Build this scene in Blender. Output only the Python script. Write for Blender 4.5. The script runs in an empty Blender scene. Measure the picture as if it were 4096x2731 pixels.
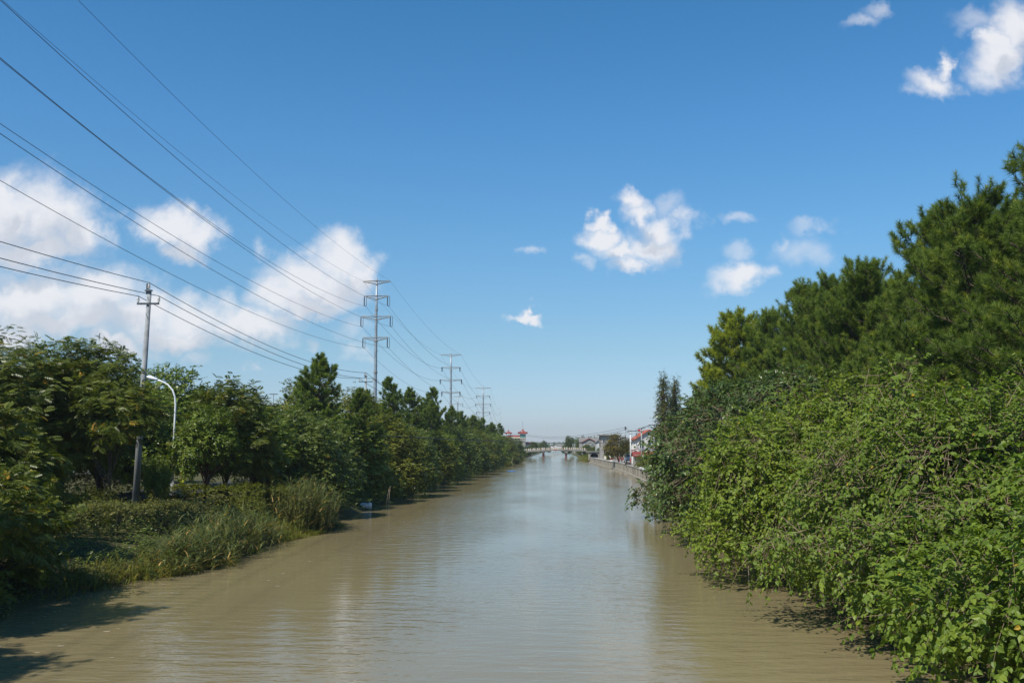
import bpy, math, random
import numpy as np
from mathutils import Vector, Matrix
C = bpy.context.scene
R_ = math.radians

# ------------------------------------------------------------------ camera
FPX = 4000.0                      # focal length in pixels of the 4096 px wide photograph
CAM = Vector((0, 0, 5.0))
PITCH = math.atan(419.5 / FPX)
YAW = math.atan(182 / (FPX / math.cos(PITCH)))
cd = bpy.data.cameras.new('camera'); cam = bpy.data.objects.new('camera', cd)
C.collection.objects.link(cam); C.camera = cam
cd.sensor_width = 36; cd.lens = 36 * FPX / 4096; cd.clip_end = 20000; cd.clip_start = 0.1
cam.location = CAM; cam.rotation_euler = (math.pi / 2 + PITCH, 0, YAW)
_RM = cam.rotation_euler.to_matrix()
def ray(px, py):
    return _RM @ Vector(((px - 2048) / FPX, -(py - 1365.5) / FPX, -1))
def at(px, py, Y):
    "world point seen at photo pixel (px,py) at distance Y down the canal"
    d = ray(px, py); return CAM + d * (Y / d.y)
def atX(px, py, X):
    d = ray(px, py); return CAM + d * (X / d.x)

# ------------------------------------------------------------------ light
SUN_EL, SUN_DIR = R_(52), Vector((-0.64, -0.77, 0)).normalized()
EXPO = 0.30
to_sun = Vector((SUN_DIR.x * math.cos(SUN_EL), SUN_DIR.y * math.cos(SUN_EL), math.sin(SUN_EL)))
sd = bpy.data.lights.new('sun', 'SUN'); sd.energy = 4.6; sd.angle = R_(0.7); sd.color = (1.0, 0.95, 0.86)
so = bpy.data.objects.new('sun', sd); C.collection.objects.link(so)
so.rotation_euler = to_sun.to_track_quat('Z', 'Y').to_euler()
C.view_settings.view_transform = 'Standard'; C.view_settings.look = 'None'
C.view_settings.exposure = EXPO; C.view_settings.gamma = 1
C.cycles.max_bounces = 6; C.cycles.diffuse_bounces = 3; C.cycles.glossy_bounces = 3
C.cycles.transmission_bounces = 3; C.cycles.volume_bounces = 0
C.cycles.caustics_reflective = False; C.cycles.caustics_refractive = False
C.cycles.use_denoising = True; C.cycles.denoising_input_passes = 'RGB_ALBEDO_NORMAL'; C.cycles.denoising_prefilter = 'ACCURATE'
C.cycles.sample_clamp_indirect = 6

# ------------------------------------------------------------------ sky with clouds
W = bpy.data.worlds.new('World'); C.world = W; W.use_nodes = True
nt = W.node_tree; nt.nodes.clear(); L = nt.links.new
def nd(t, **k):
    n = nt.nodes.new(t)
    for a, b in k.items(): setattr(n, a, b)
    return n
def mth(op, a, b=None, clamp=False):
    n = nd('ShaderNodeMath', operation=op); n.use_clamp = clamp
    for i, x in enumerate((a, b)):
        if x is None: continue
        if isinstance(x, (int, float)): n.inputs[i].default_value = x
        else: L(x, n.inputs[i])
    return n.outputs[0]
def vmath(op, a, b=None):
    n = nd('ShaderNodeVectorMath', operation=op)
    for i, x in enumerate((a, b)):
        if x is None: continue
        if isinstance(x, (tuple, list)): n.inputs[i].default_value = x
        else: L(x, n.inputs[i])
    return n
sky = nd('ShaderNodeTexSky', sky_type='NISHITA'); sky.sun_disc = False
sky.sun_elevation = SUN_EL; sky.sun_rotation = math.atan2(SUN_DIR.x, SUN_DIR.y)
sky.altitude = 0; sky.air_density = 1.0; sky.dust_density = 0.3; sky.ozone_density = 1.2
tc = nd('ShaderNodeTexCoord')
sep = nd('ShaderNodeSeparateXYZ'); L(tc.outputs['Generated'], sep.inputs[0])
yy = mth('MAXIMUM', sep.outputs[1], 0.02)
u = mth('DIVIDE', sep.outputs[0], yy); v = mth('DIVIDE', sep.outputs[2], yy)
uv = nd('ShaderNodeCombineXYZ'); L(u, uv.inputs[0]); L(v, uv.inputs[1])
S = 4096 / 2352.0
def uvpix(x, y):
    d = ray(x * S, y * S); return d.x / d.y, d.z / d.y
# cloud lobes in the photograph's own layout: x, y, rx, ry (2352 px scale), tilt in degrees
DENSE = [(15,490,100,92,0),(115,500,92,80,0),(185,535,62,50,-15),(70,575,140,30,0),(10,440,30,40,0),
 (385,508,68,44,0),(445,530,60,40,10),(415,565,40,26,0),(345,520,40,25,0),
 (785,595,66,46,-10),(700,640,88,50,-25),(640,675,62,42,0),(760,660,92,42,0),(825,630,34,50,10),(700,700,90,22,0),
 (70,690,150,66,0),(220,680,115,60,0),(150,745,190,42,0),(330,725,100,50,0),(450,725,100,52,10),(560,745,92,44,8),(410,768,120,26,0),(40,780,80,30,0),
 (265,800,66,30,10),
 (1458,455,40,22,0),(1482,484,38,24,0),(1530,516,50,32,0),(1500,555,60,34,0),(1432,568,58,20,0),(1452,600,46,18,0),(1380,542,34,22,0),(1374,514,24,14,0),
 (1700,640,62,28,-10),(1208,730,36,9,0),(1222,722,20,9,0),
 (2165,190,58,30,-25),(2190,150,16,28,20),(2290,140,52,52,-40),(2325,60,46,66,-30),(2270,95,30,30,0)]
WISP = [(515,515,36,30,20),(608,565,22,28,0),(440,478,40,16,-10),(820,750,46,40,0),(820,805,30,22,0),(725,775,24,14,0),(440,818,34,20,0),(592,840,20,8,0),(850,572,14,6,0),
 (1345,590,26,16,30),(1215,560,22,14,0),(1695,585,36,22,-15),(1838,580,54,42,0),(1868,515,50,18,-10),(1795,560,22,26,0),(1685,492,44,12,0),(1765,640,30,14,0),
 (2245,45,56,28,-10),(2012,36,40,16,-25),(1975,62,36,16,-50),(1448,428,12,6,0),(1540,470,34,30,30),(2110,215,36,14,-10),(630,730,26,40,0)]
noiA = nd('ShaderNodeTexNoise'); noiA.inputs['Scale'].default_value = 14; noiA.inputs['Detail'].default_value = 7; noiA.inputs['Roughness'].default_value = 0.58
noiB = nd('ShaderNodeTexNoise'); noiB.inputs['Scale'].default_value = 55; noiB.inputs['Detail'].default_value = 5; noiB.inputs['Roughness'].default_value = 0.6
for n in (noiA, noiB): L(uv.outputs[0], n.inputs['Vector'])
wv = vmath('SUBTRACT', noiA.outputs['Color'], (0.5, 0.5, 0.5))
wv2 = vmath('SCALE', wv.outputs[0]); wv2.inputs['Scale'].default_value = 0.07
wb = vmath('SUBTRACT', noiB.outputs['Color'], (0.5, 0.5, 0.5))
wb2 = vmath('SCALE', wb.outputs[0]); wb2.inputs['Scale'].default_value = 0.022
warp = vmath('ADD', vmath('ADD', uv.outputs[0], wv2.outputs[0]).outputs[0], wb2.outputs[0]).outputs[0]
flat = vmath('MULTIPLY', warp, (1, 1, 0)).outputs[0]
def field(vec, lobes):
    "smooth union of ellipses; the running value rides in z so that the nodes run one after another"
    sp = nd('ShaderNodeSeparateXYZ'); L(vec, sp.inputs[0]); out = 9.0
    for (x, y, rx, ry, t) in lobes:
        cu, cv = uvpix(x, y)
        cb = nd('ShaderNodeCombineXYZ'); L(sp.outputs[0], cb.inputs[0]); L(sp.outputs[1], cb.inputs[1])
        if isinstance(out, float): cb.inputs[2].default_value = out
        else: L(out, cb.inputs[2])
        mp = nd('ShaderNodeVectorMath', operation='MULTIPLY_ADD'); L(cb.outputs[0], mp.inputs[0])
        su, sv = FPX / (rx * S), FPX / (ry * S)
        mp.inputs[1].default_value = (su, sv, 1e-5); mp.inputs[2].default_value = (-cu * su, -cv * sv, 0)
        ln = vmath('LENGTH', mp.outputs[0]).outputs['Value']
        n = nd('ShaderNodeMath', operation='SMOOTH_MIN'); L(ln, n.inputs[1]); n.inputs[2].default_value = 0.25
        if isinstance(out, float): n.inputs[0].default_value = out
        else: L(out, n.inputs[0])
        out = n.outputs[0]
    return out
def ramp(x, a, b, lo=0.0, hi=1.0):
    n = nd('ShaderNodeMapRange', interpolation_type='SMOOTHSTEP'); L(x, n.inputs[0])
    n.inputs[1].default_value = a; n.inputs[2].default_value = b; n.inputs[3].default_value = lo; n.inputs[4].default_value = hi
    return n.outputs[0]
dD = field(flat, DENSE)
up = vmath('ADD', flat, (-0.012, 0.03, 0)).outputs[0]
dU = field(up, DENSE)
dW = field(flat, WISP)
fb = mth('MULTIPLY', mth('SUBTRACT', noiA.outputs['Fac'], 0.5), 1.45)
covD = ramp(mth('ADD', dD, fb), 1.68, 0.30, 0.0, 0.92)
covW = ramp(mth('ADD', dW, mth('MULTIPLY', fb, 1.3)), 1.5, 0.0, 0.0, 0.42)
cov = mth('MAXIMUM', covD, covW)
cov = mth('MULTIPLY', cov, ramp(sep.outputs[1], 0.02, 0.08))
lit = ramp(mth('ADD', dU, mth('MULTIPLY', mth('SUBTRACT', noiB.outputs['Fac'], 0.5), 0.9)), 0.25, 1.15)
ccol = nd('ShaderNodeMix', data_type='RGBA'); L(lit, ccol.inputs[0])
ccol.inputs[6].default_value = (6.6, 6.9, 7.6, 1); ccol.inputs[7].default_value = (9.0, 9.0, 9.3, 1)
smul = nd('ShaderNodeMix', data_type='RGBA', blend_type='MULTIPLY'); smul.inputs[0].default_value = 1
L(sky.outputs[0], smul.inputs[6])
grd = nd('ShaderNodeValToRGB'); ge = grd.color_ramp.elements
STOPS = [(0.0,(.76,.90,1.32)),(.04,(.75,.92,1.26)),(.098,(.72,.95,1.13)),(.196,(.63,1.05,1.29)),(.307,(.51,1.07,1.42)),(.43,(.38,1.02,1.38)),(1.0,(.36,.95,1.35))]
while len(ge) < len(STOPS): ge.new(0.5)
for k_, (p_, c_) in enumerate(STOPS): ge[k_].position = p_; ge[k_].color = (*[q / 1.5 for q in c_], 1)
L(sep.outputs[2], grd.inputs[0]); g15 = vmath('SCALE', grd.outputs[0]); g15.inputs['Scale'].default_value = 1.5; L(g15.outputs[0], smul.inputs[7])
mixc = nd('ShaderNodeMix', data_type='RGBA'); L(cov, mixc.inputs[0]); L(smul.outputs[2], mixc.inputs[6]); L(ccol.outputs[2], mixc.inputs[7])
bg = nd('ShaderNodeBackground'); bg.inputs[1].default_value = 0.081; L(mixc.outputs[2], bg.inputs[0])
wo = nd('ShaderNodeOutputWorld'); L(bg.outputs[0], wo.inputs[0])
W.cycles.sampling_method = 'MANUAL'; W.cycles.sample_map_resolution = 512

# ------------------------------------------------------------------ materials
def mat(name, col, rough=0.7, var=0.2, scale=2.0, spec=0.3, bump=0.0, metal=0.0, col2=None, stretch=(1,1,1)):
    m = bpy.data.materials.new(name); m.use_nodes = True; t = m.node_tree; b = t.nodes['Principled BSDF']
    b.inputs['Roughness'].default_value = rough; b.inputs['Specular IOR Level'].default_value = spec; b.inputs['Metallic'].default_value = metal
    tx = t.nodes.new('ShaderNodeTexCoord'); mp = t.nodes.new('ShaderNodeMapping'); mp.inputs['Scale'].default_value = stretch
    t.links.new(tx.outputs['Object'], mp.inputs[0])
    n = t.nodes.new('ShaderNodeTexNoise'); n.inputs['Scale'].default_value = scale; n.inputs['Detail'].default_value = 6; n.inputs['Roughness'].default_value = 0.65
    t.links.new(mp.outputs[0], n.inputs['Vector'])
    r = t.nodes.new('ShaderNodeValToRGB'); c2 = col2 or tuple(c * (1 - var * 1.6) for c in col)
    r.color_ramp.elements[0].position = 0.3; r.color_ramp.elements[1].position = 0.68
    r.color_ramp.elements[0].color = (*c2, 1); r.color_ramp.elements[1].color = (*[min(1, c * (1 + var * .4)) for c in col], 1)
    t.links.new(n.outputs['Fac'], r.inputs[0]); t.links.new(r.outputs[0], b.inputs['Base Color'])
    if bump:
        bn = t.nodes.new('ShaderNodeBump'); bn.inputs['Strength'].default_value = bump; bn.inputs['Distance'].default_value = 0.03
        t.links.new(n.outputs['Fac'], bn.inputs['Height']); t.links.new(bn.outputs[0], b.inputs['Normal'])
    return m
GAIN = (1.74, 1.42, .85)
def leafmat(name, stops, trans=0.3, rough=0.45, spec=0.35):
    "stops: (position, colour) over each leaf's own random tint"
    m = bpy.data.materials.new(name); m.use_nodes = True; t = m.node_tree; b = t.nodes['Principled BSDF']; o = t.nodes['Material Output']
    a = t.nodes.new('ShaderNodeAttribute'); a.attribute_name = 'tint'
    r = t.nodes.new('ShaderNodeValToRGB'); e = r.color_ramp.elements
    while len(e) < len(stops): e.new(0.5)
    for k, (p, c) in enumerate(stops): e[k].position = p; e[k].color = (*[q * g_ for q, g_ in zip(c, GAIN)], 1)
    t.links.new(a.outputs['Fac'], r.inputs[0]); t.links.new(r.outputs[0], b.inputs['Base Color'])
    b.inputs['Roughness'].default_value = rough; b.inputs['Specular IOR Level'].default_value = spec * .7
    tr = t.nodes.new('ShaderNodeBsdfTranslucent')
    h = t.nodes.new('ShaderNodeMix'); h.data_type = 'RGBA'; h.blend_type = 'MULTIPLY'; h.inputs[0].default_value = 1
    t.links.new(r.outputs[0], h.inputs[6]); h.inputs[7].default_value = (1.5, 1.6, 0.7, 1)
    t.links.new(h.outputs[2], tr.inputs[0])
    mx = t.nodes.new('ShaderNodeMixShader'); mx.inputs[0].default_value = trans
    t.links.new(b.outputs[0], mx.inputs[1]); t.links.new(tr.outputs[0], mx.inputs[2]); t.links.new(mx.outputs[0], o.inputs[0])
    return m
LM = {
 'mulberry': leafmat('mulberry_leaf', [(0, (.045,.085,.018)), (.5, (.075,.135,.028)), (.93, (.115,.18,.035)), (.975, (.17,.19,.03)), (1, (.24,.19,.03))], .33),
 'mulberry_yellow': leafmat('mulberry_leaf_yellow', [(0, (.055,.10,.02)), (.5, (.09,.15,.028)), (.95, (.13,.19,.03)), (1, (.24,.19,.03))], .35),  # lighter and yellower tones than the other mulberry leaf
 'dark_broad': leafmat('dark_broad_leaf', [(0, (.022,.05,.016)), (.5, (.04,.08,.024)), (.95, (.062,.11,.035)), (1, (.12,.14,.03))], .22, .35, .5),
 'willow_broad': leafmat('waterside_leaf', [(0, (.038,.068,.02)), (.5, (.066,.108,.03)), (.93, (.115,.16,.055)), (1, (.28,.2,.04))], .25, .38, .5),
 'camphor': leafmat('camphor_leaf', [(0, (.04,.075,.012)), (.5, (.075,.128,.02)), (.9, (.12,.175,.028)), (1, (.18,.22,.04))], .2, .35, .5),
 'frond': leafmat('frond_leaf', [(0, (.036,.062,.016)), (.5, (.066,.1,.022)), (.82, (.10,.135,.028)), (.90, (.2,.17,.035)), (1, (.33,.22,.05))], .2, .4, .45),
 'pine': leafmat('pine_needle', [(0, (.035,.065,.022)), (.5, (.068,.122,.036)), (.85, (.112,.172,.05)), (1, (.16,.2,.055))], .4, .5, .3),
 'pine_yellow': leafmat('pine_needle_yellow', [(0, (.07,.10,.018)), (.5, (.125,.185,.03)), (.9, (.19,.25,.04)), (1, (.19,.19,.035))], .4, .5, .25),
 'brown': leafmat('brown_leaf', [(0, (.05,.055,.018)), (.5, (.075,.08,.022)), (.85, (.105,.09,.025)), (1, (.19,.10,.03))], .25, .5, .2),
 'conifer': leafmat('conifer_leaf', [(0, (.03,.05,.02)), (.6, (.055,.075,.03)), (1, (.10,.085,.045))], .2, .6, .15),
 'hedge': leafmat('hedge_leaf', [(0, (.048,.07,.015)), (.6, (.095,.125,.024)), (1, (.155,.175,.035))], .25, .4, .4),
 'hedge_pale': leafmat('variegated_leaf', [(0, (.035,.055,.02)), (.5, (.075,.10,.04)), (.8, (.17,.185,.10)), (1, (.30,.30,.2))], .25, .4, .4),
 'reed': leafmat('reed_blade', [(0, (.035,.06,.028)), (.5, (.06,.095,.042)), (.85, (.11,.135,.07)), (1, (.33,.25,.14))], .3, .45, .35),
 'weed': leafmat('weed_leaf', [(0, (.05,.075,.018)), (.7, (.09,.125,.03)), (1, (.2,.18,.06))], .3, .5, .3),
 'far': leafmat('far_leaf', [(0, (.035,.06,.02)), (.6, (.06,.095,.025)), (1, (.09,.12,.035))], .2, .6, .15),
}
M = {
 'bark': mat('bark', (.10,.08,.06), .9, .4, 6, .1, .6), 'bark_pale': mat('bark_pale', (.27,.20,.13), .85, .3, 8, .2, .4),
 'bark_red': mat('bark_red', (.16,.085,.055), .9, .4, 7, .1, .6),
 'concrete': mat('concrete', (.36,.34,.30), .85, .35, 1.2, .2, .3), 'pole_conc': mat('pole_concrete', (.33,.34,.34), .8, .25, 1.5, .25, .1),
 'wall_conc': mat('stained_concrete', (.34,.31,.25), .9, .5, .9, .15, .5, col2=(.13,.115,.09), stretch=(1.6,1.6,.25)),
 'galv': mat('galvanised_steel', (.33,.37,.40), .5, .2, 1.0, .5, 0, .35), 'rusty_galv': mat('weathered_steel', (.30,.29,.27), .6, .45, 3, .4, 0, .2, col2=(.2,.16,.12)),
 'dark_steel': mat('dark_steel', (.08,.09,.10), .5, .2, 2, .4), 'wire': mat('wire', (.05,.055,.06), .55, .1, 1, .4),
 'porcelain': mat('porcelain', (.62,.60,.56), .25, .1, 4, .6), 'glass_ins': mat('insulator', (.07,.09,.11), .25, .2, 5, .5),
 'white': mat('white_paint', (.74,.73,.70), .6, .15, 1.0, .3), 'white_enamel': mat('white_enamel', (.78,.79,.79), .3, .05, 1, .5),
 'red_tile': mat('red_tile', (.27,.05,.035), .7, .35, 3, .3, .4), 'red_paint': mat('red_paint', (.5,.04,.03), .5, .2, 2, .4),
 'orange_roof': mat('orange_roof', (.44,.13,.07), .7, .3, 2.5, .3, .4),
 'grey_tile': mat('grey_tile', (.24,.22,.20), .85, .35, 2.5, .2, .4), 'grey_wall': mat('grey_render', (.36,.34,.31), .9, .3, .8, .15, .2),
 'cream': mat('cream_paint', (.68,.62,.48), .7, .15, 1.0, .25), 'plaster': mat('plaster', (.62,.60,.56), .8, .2, .8, .2),
 'window': mat('window_glass', (.03,.045,.06), .1, .3, 3, .7), 'green_glass': mat('green_glass', (.12,.30,.26), .15, .2, 2, .7),
 'ochre': mat('ochre_panel', (.48,.30,.14), .8, .3, 2, .2), 'yellow': mat('yellow_cloth', (.62,.66,.06), .8, .15, 6, .2),
 'skin': mat('skin', (.45,.27,.19), .6, .1, 8, .3), 'black': mat('rubber_and_dark_gap', (.02,.02,.02), .7, .2, 5, .2), 'blue': mat('plain_blue', (.05,.13,.33), .4, .2, 2, .4),
 'navy': mat('navy_cloth', (.03,.04,.08), .85, .2, 8, .1), 'straw': mat('bamboo', (.45,.36,.24), .6, .25, 4, .3),
 'silver': mat('polished_metal', (.75,.75,.76), .15, .02, 1, .6, 0, 1.0), 'pave': mat('paving', (.34,.31,.27), .9, .25, .6, .15, .2),
 'asphalt': mat('asphalt', (.055,.055,.055), .9, .25, 3, .2, .3), 'hazard_dark': mat('old_brick_pier', (.17,.12,.10), .9, .3, 3, .15, .4),
}
# ------------------------------------------------------------------ object helpers
COL = C.collection.objects
def tag(o, label=None, cat=None, group=None, kind=None):
    for k, x in (('label', label), ('category', cat), ('group', group), ('kind', kind)):
        if x: o[k] = x
    return o
def empty(name, loc, label, cat, group=None, rz=0.0):
    o = bpy.data.objects.new(name, None); COL.link(o); o.location = loc; o.rotation_euler = (0, 0, rz); o.empty_display_size = .2
    return tag(o, label, cat, group)
def npmesh(name, V, F, tint=None, smooth=False):
    me = bpy.data.meshes.new(name); V = np.asarray(V, np.float32); F = np.asarray(F, np.int32); k = F.shape[1]
    me.vertices.add(len(V)); me.vertices.foreach_set('co', V.ravel())
    me.loops.add(F.size); me.loops.foreach_set('vertex_index', F.ravel())
    me.polygons.add(len(F)); me.polygons.foreach_set('loop_start', np.arange(0, F.size, k, dtype=np.int32))
    me.update(calc_edges=True)
    if tint is not None:
        a = me.attributes.new('tint', 'FLOAT', 'FACE'); a.data.foreach_set('value', np.asarray(tint, np.float32))
    me.polygons.foreach_set('use_smooth', np.full(len(F), smooth)); me.update()
    return me
class MB:
    "collects shapes in world space and links them as ONE mesh"
    def __init__(s): s.v = []; s.f = []
    def add(s, vs, fs):
        k = len(s.v); s.v += [tuple(x) for x in vs]; s.f += [tuple(i + k for i in f) for f in fs]; return s
    def box(s, c, d, rz=0.0, bev=0.0):
        x, y, z = d[0] / 2, d[1] / 2, d[2] / 2; cs, sn = math.cos(rz), math.sin(rz)
        p = [(-x,-y,-z),(x,-y,-z),(x,y,-z),(-x,y,-z),(-x,-y,z),(x,-y,z),(x,y,z),(-x,y,z)]
        return s.add([(c[0] + a * cs - b * sn, c[1] + a * sn + b * cs, c[2] + e) for a, b, e in p], [(0,3,2,1),(4,5,6,7),(0,1,5,4),(1,2,6,5),(2,3,7,6),(3,0,4,7)])
    def tube(s, pts, rad, n=8, cap=True):
        pts = [Vector(p) for p in pts]
        if not hasattr(rad, '__len__'): rad = [rad] * len(pts)
        vs = []; m = len(pts); ref = None
        for i, p in enumerate(pts):
            d = (pts[min(i + 1, m - 1)] - pts[max(i - 1, 0)]).normalized()
            if ref is None: ref = Vector((1, 0, 0)) if abs(d.x) < .9 else Vector((0, 0, 1))
            a = (ref - d * ref.dot(d)).normalized(); ref = a; b = d.cross(a)
            for k in range(n):
                t = 2 * math.pi * k / n; vs.append(p + (a * math.cos(t) + b * math.sin(t)) * rad[i])
        fs = [(i * n + k, i * n + (k + 1) % n, (i + 1) * n + (k + 1) % n, (i + 1) * n + k) for i in range(m - 1) for k in range(n)]
        if cap: fs += [tuple(range(n - 1, -1, -1)), tuple((m - 1) * n + k for k in range(n))]
        return s.add(vs, fs)
    def lathe(s, c, prof, n=12):
        return s.tube([(c[0], c[1], c[2] + z) for r, z in prof], [max(r, .001) for r, z in prof], n)
    def prism(s, poly, ax, d):
        "poly: world points of one end face; d: extrusion vector"
        m = len(poly); d = Vector(d); a = [Vector(p) for p in poly]; b = [p + d for p in a]
        return s.add(a + b, [tuple(range(m - 1, -1, -1)), tuple(range(m, 2 * m))] + [(i, (i + 1) % m, m + (i + 1) % m, m + i) for i in range(m)])
    def build(s, name, m, parent=None, smooth=False, bev=0.0):
        o0 = parent
        off = Vector((0, 0, 0))
        while o0 is not None: off += o0.location; o0 = o0.parent
        me = bpy.data.meshes.new(name); me.from_pydata([(a - off.x, b - off.y, c - off.z) for a, b, c in s.v], [], s.f); me.update()
        me.materials.append(m if not isinstance(m, str) else M[m])
        me.polygons.foreach_set('use_smooth', [smooth] * len(me.polygons))
        o = bpy.data.objects.new(name, me); COL.link(o); o.parent = parent
        if bev:
            b = o.modifiers.new('bevel', 'BEVEL'); b.width = bev; b.segments = 2; b.limit_method = 'ANGLE'
        return o
def copy_tree(o, parent=None):
    c = o.copy(); COL.link(c); c.parent = parent
    for ch in [x for x in bpy.data.objects if x.parent == o]: copy_tree(ch, c)
    return c

# ------------------------------------------------------------------ foliage
def nrm(a): return a / np.maximum(np.linalg.norm(a, axis=-1, keepdims=True), 1e-9)
DIAMOND = (np.array([(0,0,0),(.45,.5,.08),(1,0,-.06),(.45,-.5,.08)]), np.array([(0,3,2,1)]))
HEART = (np.array([(0,0,0),(.08,.42,.05),(.55,.46,.02),(1.05,0,-.22),(.55,-.46,.02),(.08,-.42,.05)]), np.array([(0,3,2,1),(0,5,4,3)]))
OVAL = (np.array([(0,0,0),(.3,.42,.05),(.7,.38,.0),(1,0,-.12),(.7,-.38,.0),(.3,-.42,.05)]), np.array([(0,3,2,1),(0,5,4,3)]))
def frond_template(pairs=6, lf=.30, wd=.11):
    V, F = [], []
    for i in range(pairs):
        t = .15 + .8 * i / pairs; dz = -.25 * t * t; s = math.sin(math.pi * (.25 + .7 * i / pairs)) * .5 + .6
        for sd in (1, -1):
            k = len(V); l = lf * s
            V += [(t, 0, dz), (t + .25 * l - wd * .3, sd * l * .5, dz + .01), (t + .4 * l, sd * l, dz - .08 * l * 3), (t + .25 * l + wd * .7, sd * l * .5, dz + .01)]
            F.append((k, k + 1, k + 2, k + 3))
    k = len(V); V += [(.95, 0, -.22), (1.08, .05, -.27), (1.25, 0, -.36), (1.08, -.05, -.27)]; F.append((k, k + 1, k + 2, k + 3))
    k = len(V); V += [(0, .008, 0), (0, -.008, 0), (1, -.004, -.25), (1, .004, -.25)]; F.append((k, k + 1, k + 2, k + 3))
    return np.array(V), np.array(F)
FROND = frond_template(5, .34, .17)
def blade_template(n=4, bend=.55):
    V = []
    for i in range(n + 1):
        t = i / n; w = .5 * (1 - t ** 1.6) + .02; V += [(t * (1 - .25 * bend * t), w, -bend * t * t), (t * (1 - .25 * bend * t), -w, -bend * t * t)]
    return np.array(V), np.array([(2*i, 2*i+1, 2*i+3, 2*i+2) for i in range(n)])
BLADE = blade_template()
def stamp(P, D, N, Ln, Wd, tpl, rng, tint=None):
    V0, F0 = tpl; n = len(P); D = nrm(D); N = nrm(N - D * (N * D).sum(1, keepdims=True)); Sd = np.cross(N, D)
    Ln = np.broadcast_to(np.asarray(Ln, float), (n,))[:, None, None]; Wd = np.broadcast_to(np.asarray(Wd, float), (n,))[:, None, None]
    V = P[:, None] + D[:, None] * V0[None, :, :1] * Ln + Sd[:, None] * V0[None, :, 1:2] * Wd + N[:, None] * V0[None, :, 2:] * Ln
    F = F0[None] + (np.arange(n) * len(V0))[:, None, None]
    t = rng.random(n) if tint is None else tint
    return V.reshape(-1, 3), F.reshape(-1, F0.shape[1]), np.repeat(t, len(F0))
def sticks(P0, P1, r0, r1, n=3):
    P0 = np.asarray(P0, float); P1 = np.asarray(P1, float); m = len(P0); d = nrm(P1 - P0)
    ref = np.where(np.abs(d[:, 2:]) < .9, np.array([[0, 0, 1.]]), np.array([[1., 0, 0]])); a = nrm(np.cross(d, ref)); b = np.cross(d, a)
    t = np.arange(n) * 2 * np.pi / n; ring = a[:, None] * np.cos(t)[None, :, None] + b[:, None] * np.sin(t)[None, :, None]
    r0 = np.broadcast_to(r0, (m,))[:, None, None]; r1 = np.broadcast_to(r1, (m,))[:, None, None]
    V = np.concatenate([P0[:, None] + ring * r0, P1[:, None] + ring * r1], 1).reshape(-1, 3)
    k = np.arange(n); F0 = np.stack([k, (k + 1) % n, n + (k + 1) % n, n + k], 1)
    return V, (F0[None] + (np.arange(m) * 2 * n)[:, None, None]).reshape(-1, 4)
def merge(parts):
    V, F, T, k = [], [], [], 0
    for p in parts:
        V.append(p[0]); F.append(p[1] + k); k += len(p[0])
        if len(p) > 2: T.append(p[2])
    return np.concatenate(V), np.concatenate(F), (np.concatenate(T) if T else None)
def shell(rng, ell, n, inner=.35, zmin=.3, lump=.16, lumpf=1.0):
    "points near the surface of a union of ellipsoids (centre, radii) and outward directions"
    ell = [(np.array(c, float), np.array(r, float)) for c, r in ell]
    w = np.array([(r[0]*r[1] + r[1]*r[2] + r[0]*r[2]) for c, r in ell]); w /= w.sum()
    ph = rng.random(3) * 7; P, O = [], []
    while sum(map(len, P)) < n:
        k = rng.choice(len(ell), size=2 * n, p=w); c = np.array([e[0] for e in ell])[k]; r = np.array([e[1] for e in ell])[k]
        d = nrm(rng.normal(size=(2 * n, 3))); s = 1 - np.abs(rng.normal(size=(2 * n, 1))) * inner
        q = c + d * r
        l = 1 + lump * (np.sin(q[:, 0] * 1.3 * lumpf + ph[0]) * np.sin(q[:, 1] * 1.1 * lumpf + ph[1]) + np.sin(q[:, 2] * 1.7 * lumpf + ph[2]) * .6 * np.sin(q[:, 0] * .7 * lumpf))[:, None]
        p = c + d * r * s.clip(.15) * l
        ok = p[:, 2] > zmin
        for cc, rr in ell: ok &= ~(((((p - cc) / rr) ** 2).sum(1) < .42) & (rng.random(2 * n) < .85))
        P.append(p[ok]); O.append(nrm(d / r)[ok])
    return np.concatenate(P)[:n], np.concatenate(O)[:n]
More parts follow.
